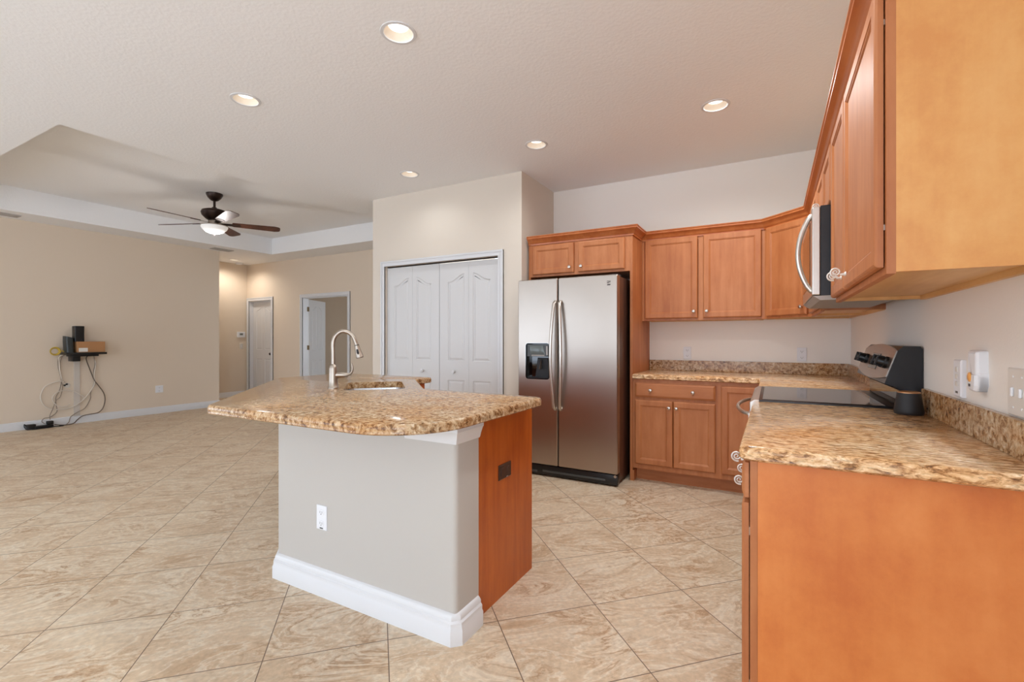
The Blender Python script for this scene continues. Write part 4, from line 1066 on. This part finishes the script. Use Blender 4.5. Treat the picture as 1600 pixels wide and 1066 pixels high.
t = thing('router', (XT+.14, 2.855, 1.175), 'black square router tower on top of the cardboard box', 'router')
b = BM(); q = round_poly(rect(XT+.08, XT+.19, 2.80, 2.905), .008, 4)
rings(b, WORLD, [(q, 1.1755), (inset(q, .002), 1.28), (q, 1.39), (inset(q, .006), 1.395), (inset(q, .02), 1.385)], True, True); build('case', b, M_BLACK, t)
b = BM(); box(b, WORLD, XT+.19, XT+.1906, 2.868, 2.874, 1.20, 1.205); build('status_light', b, plain('status_blue', srgb(40, 60, 120), .3), t)

def cord(name, pts, r, mat, label, cat='cable', group=None, k=6):
    b = BM(); tube(b, smooth(pts, k), r, 8); return tag(build(name, b, mat), label, cat, group)
X0 = XT
def yz(seq, x): return [(x, y, z) for y, z in seq]
b = BM(); rings(b, WORLD, [(rect(XT, XT+.016, 2.848, 2.912), .11), (rect(XT, XT+.016, 2.848, 2.912), .893)], True, True); tag(build('cable_raceway', b, M_RACE), 'pale vertical cable cover under the black wall shelf', 'cable cover')
b = BM(); ring = [(XT+.09+.012*(k//16), 2.616+(.044+.004*(k//16))*math.cos(k*2*PI/16), 1.043+(.044+.005*(k//16))*math.sin(k*2*PI/16)) for k in range(49)]
tube(b, smooth(ring, 2), .0075, 8)
tube(b, smooth([ring[-1], (XT+.12, 2.69, 1.05), (XT+.13, 2.70, 1.03)], 4), .006, 8)
tag(build('cable_coil', b, M_YEL), 'coil of yellow network cable left of the modem', 'cable')
cord('cable', [(XT+.12, 2.72, .99), (XT+.05, 2.67, .942), (XT+.02, 2.674, .822), (XT+.018, 2.693, .72), (XT+.018, 2.708, .628), (XT+.018, 2.689, .498), (XT+.02, 2.651, .401), (XT+.02, 2.651, .301), (XT+.022, 2.659, .199), (XT+.03, 2.591, .135), (XT+.035, 2.525, .125), (XT+.04, 2.50, .085), (XT+.05, 2.533, .05)], .0048, M_CABG, 'taupe cord bending at the raceway side, leftmost from the shelf to the floor')
cord('cable', [(XT+.13, 2.74, 1.03), (XT+.06, 2.694, .942), (XT+.03, 2.694, .791), (XT+.03, 2.701, .639), (XT+.03, 2.716, .536), (XT+.028, 2.694, .407), (XT+.03, 2.648, .352), (XT+.035, 2.611, .237), (XT+.045, 2.581, .161), (XT+.05, 2.581, .10)], .0042, M_CABG, 'taupe cord ending in the power strip, second from left under the shelf')
cord('cable', [(XT+.14, 2.73, 1.06), (XT+.10, 2.70, 1.00), (XT+.06, 2.672, .955), (XT+.045, 2.68, .86), (XT+.04, 2.685, .78), (XT+.035, 2.70, .70), (XT+.02, 2.72, .60), (XT+.02, 2.745, .575)], .008, M_CABW, 'short white cable hanging from behind the modem to the wall socket')
cord('cable', [(XT+.10, 2.966, .965), (XT+.05, 2.97, .92), (XT+.03, 3.011, .794), (XT+.03, 3.069, .611), (XT+.03, 3.12, .521), (XT+.03, 3.18, .409), (XT+.03, 3.197, .299), (XT+.03, 3.171, .184), (XT+.035, 3.112, .125), (XT+.04, 3.011, .113), (XT+.045, 2.929, .101), (XT+.05, 2.873, .058), (XT+.07, 2.817, .012), (XT+.08, 2.70, .010), (XT+.07, 2.62, .03)], .0065, M_CABB, 'thick dark power cord looping farthest right below the wall shelf')
cord('cable', [(XT+.08, 3.05, .965), (XT+.03, 3.069, .92), (XT+.02, 3.081, .843), (XT+.018, 3.064, .716), (XT+.018, 3.073, .578), (XT+.018, 3.031, .423), (XT+.02, 3.027, .339), (XT+.022, 2.965, .21), (XT+.03, 2.876, .16), (XT+.035, 2.805, .108), (XT+.045, 2.781, .04), (XT+.06, 2.75, .012)], .005, M_CABG, 'thin taupe cord hanging right of the raceway down to the baseboard')
cord('cable', [(XT+.018, 2.745, .60)]+yz([(2.721, .616), (2.653, .617), (2.541, .561), (2.494, .457), (2.498, .368), (2.541, .284), (2.608, .241), (2.729, .225), (2.846, .256), (2.95, .337), (3.041, .475), (3.075, .567), (3.07, .70), (3.09, .84), (3.07, .93)], XT+.028)+[(XT+.09, 3.06, .965)], .007, M_CABW, 'white cable making a wide loop on the wall below the shelf')
cord('cable', yz([(2.95, .37), (2.934, .391), (2.846, .462), (2.744, .487), (2.653, .466), (2.608, .386), (2.653, .29), (2.729, .262), (2.80, .285)], XT+.036), .0055, M_CABW, 'smaller inner loop of white cable on the wall below the shelf')
b = BM(); fo = frame_left((XT, 2.775, .555))
rings(b, fo, [(circ(0, 0, .034, 20), 0), (circ(0, 0, .034, 20), .004), (circ(0, 0, .03, 20), .006)])
t = thing('cable_socket', fo.o, 'small wall socket with two dark plugs amid the white cable loops', 'socket'); build('plate', b, M_ALMOND, t)
for y, z in ((2.742, .558), (2.765, .572)):
    b = BM(); lathe(b, frame_left((XT+.006, y, z)), [(.011, 0), (.012, .02), (.008, .028), (0, .029)], 14); build('plug', b, M_BLACK, t)
# power strip and adapters on the floor by the baseboard
t = thing('power_strip', (XT+.09, 2.47, 0), 'black power strip lying along the baseboard below the cables', 'power strip')
b = BM(); box(b, WORLD, XT+.06, XT+.115, 2.41, 2.60, .0, .040, .006); build('housing', b, M_BLACK, t)
b = BM(); box(b, WORLD, XT+.075, XT+.10, 2.44, 2.57, .040, .042, .001, 1); build('outlet_row', b, M_DKGREY, t)
b = BM(); box(b, WORLD, XT+.035, XT+.11, 2.335, 2.425, 0.0, .07, .007); tag(build('power_adapter', b, M_BLACK), 'black block power adapter at the left end of the power strip', 'power adapter')
t2 = b = BM(); box(b, WORLD, XT+.055, XT+.115, 2.535, 2.60, .0425, .09, .007); tag(build('power_adapter', b, M_BLACK), 'black power adapter plugged on the right end of the power strip', 'power adapter')
cord('cable', [(XT+.08, 2.335, .05), (XT+.09, 2.315, .08), (XT+.10, 2.32, .03), (XT+.13, 2.38, .008), (XT+.14, 2.47, .008), (XT+.14, 2.55, .008), (XT+.13, 2.60, .012), (XT+.14, 2.65, .008), (XT+.12, 2.70, .008), (XT+.10, 2.66, .012)], .006, M_BLACK, 'black cord curled on the floor in front of the power strip')
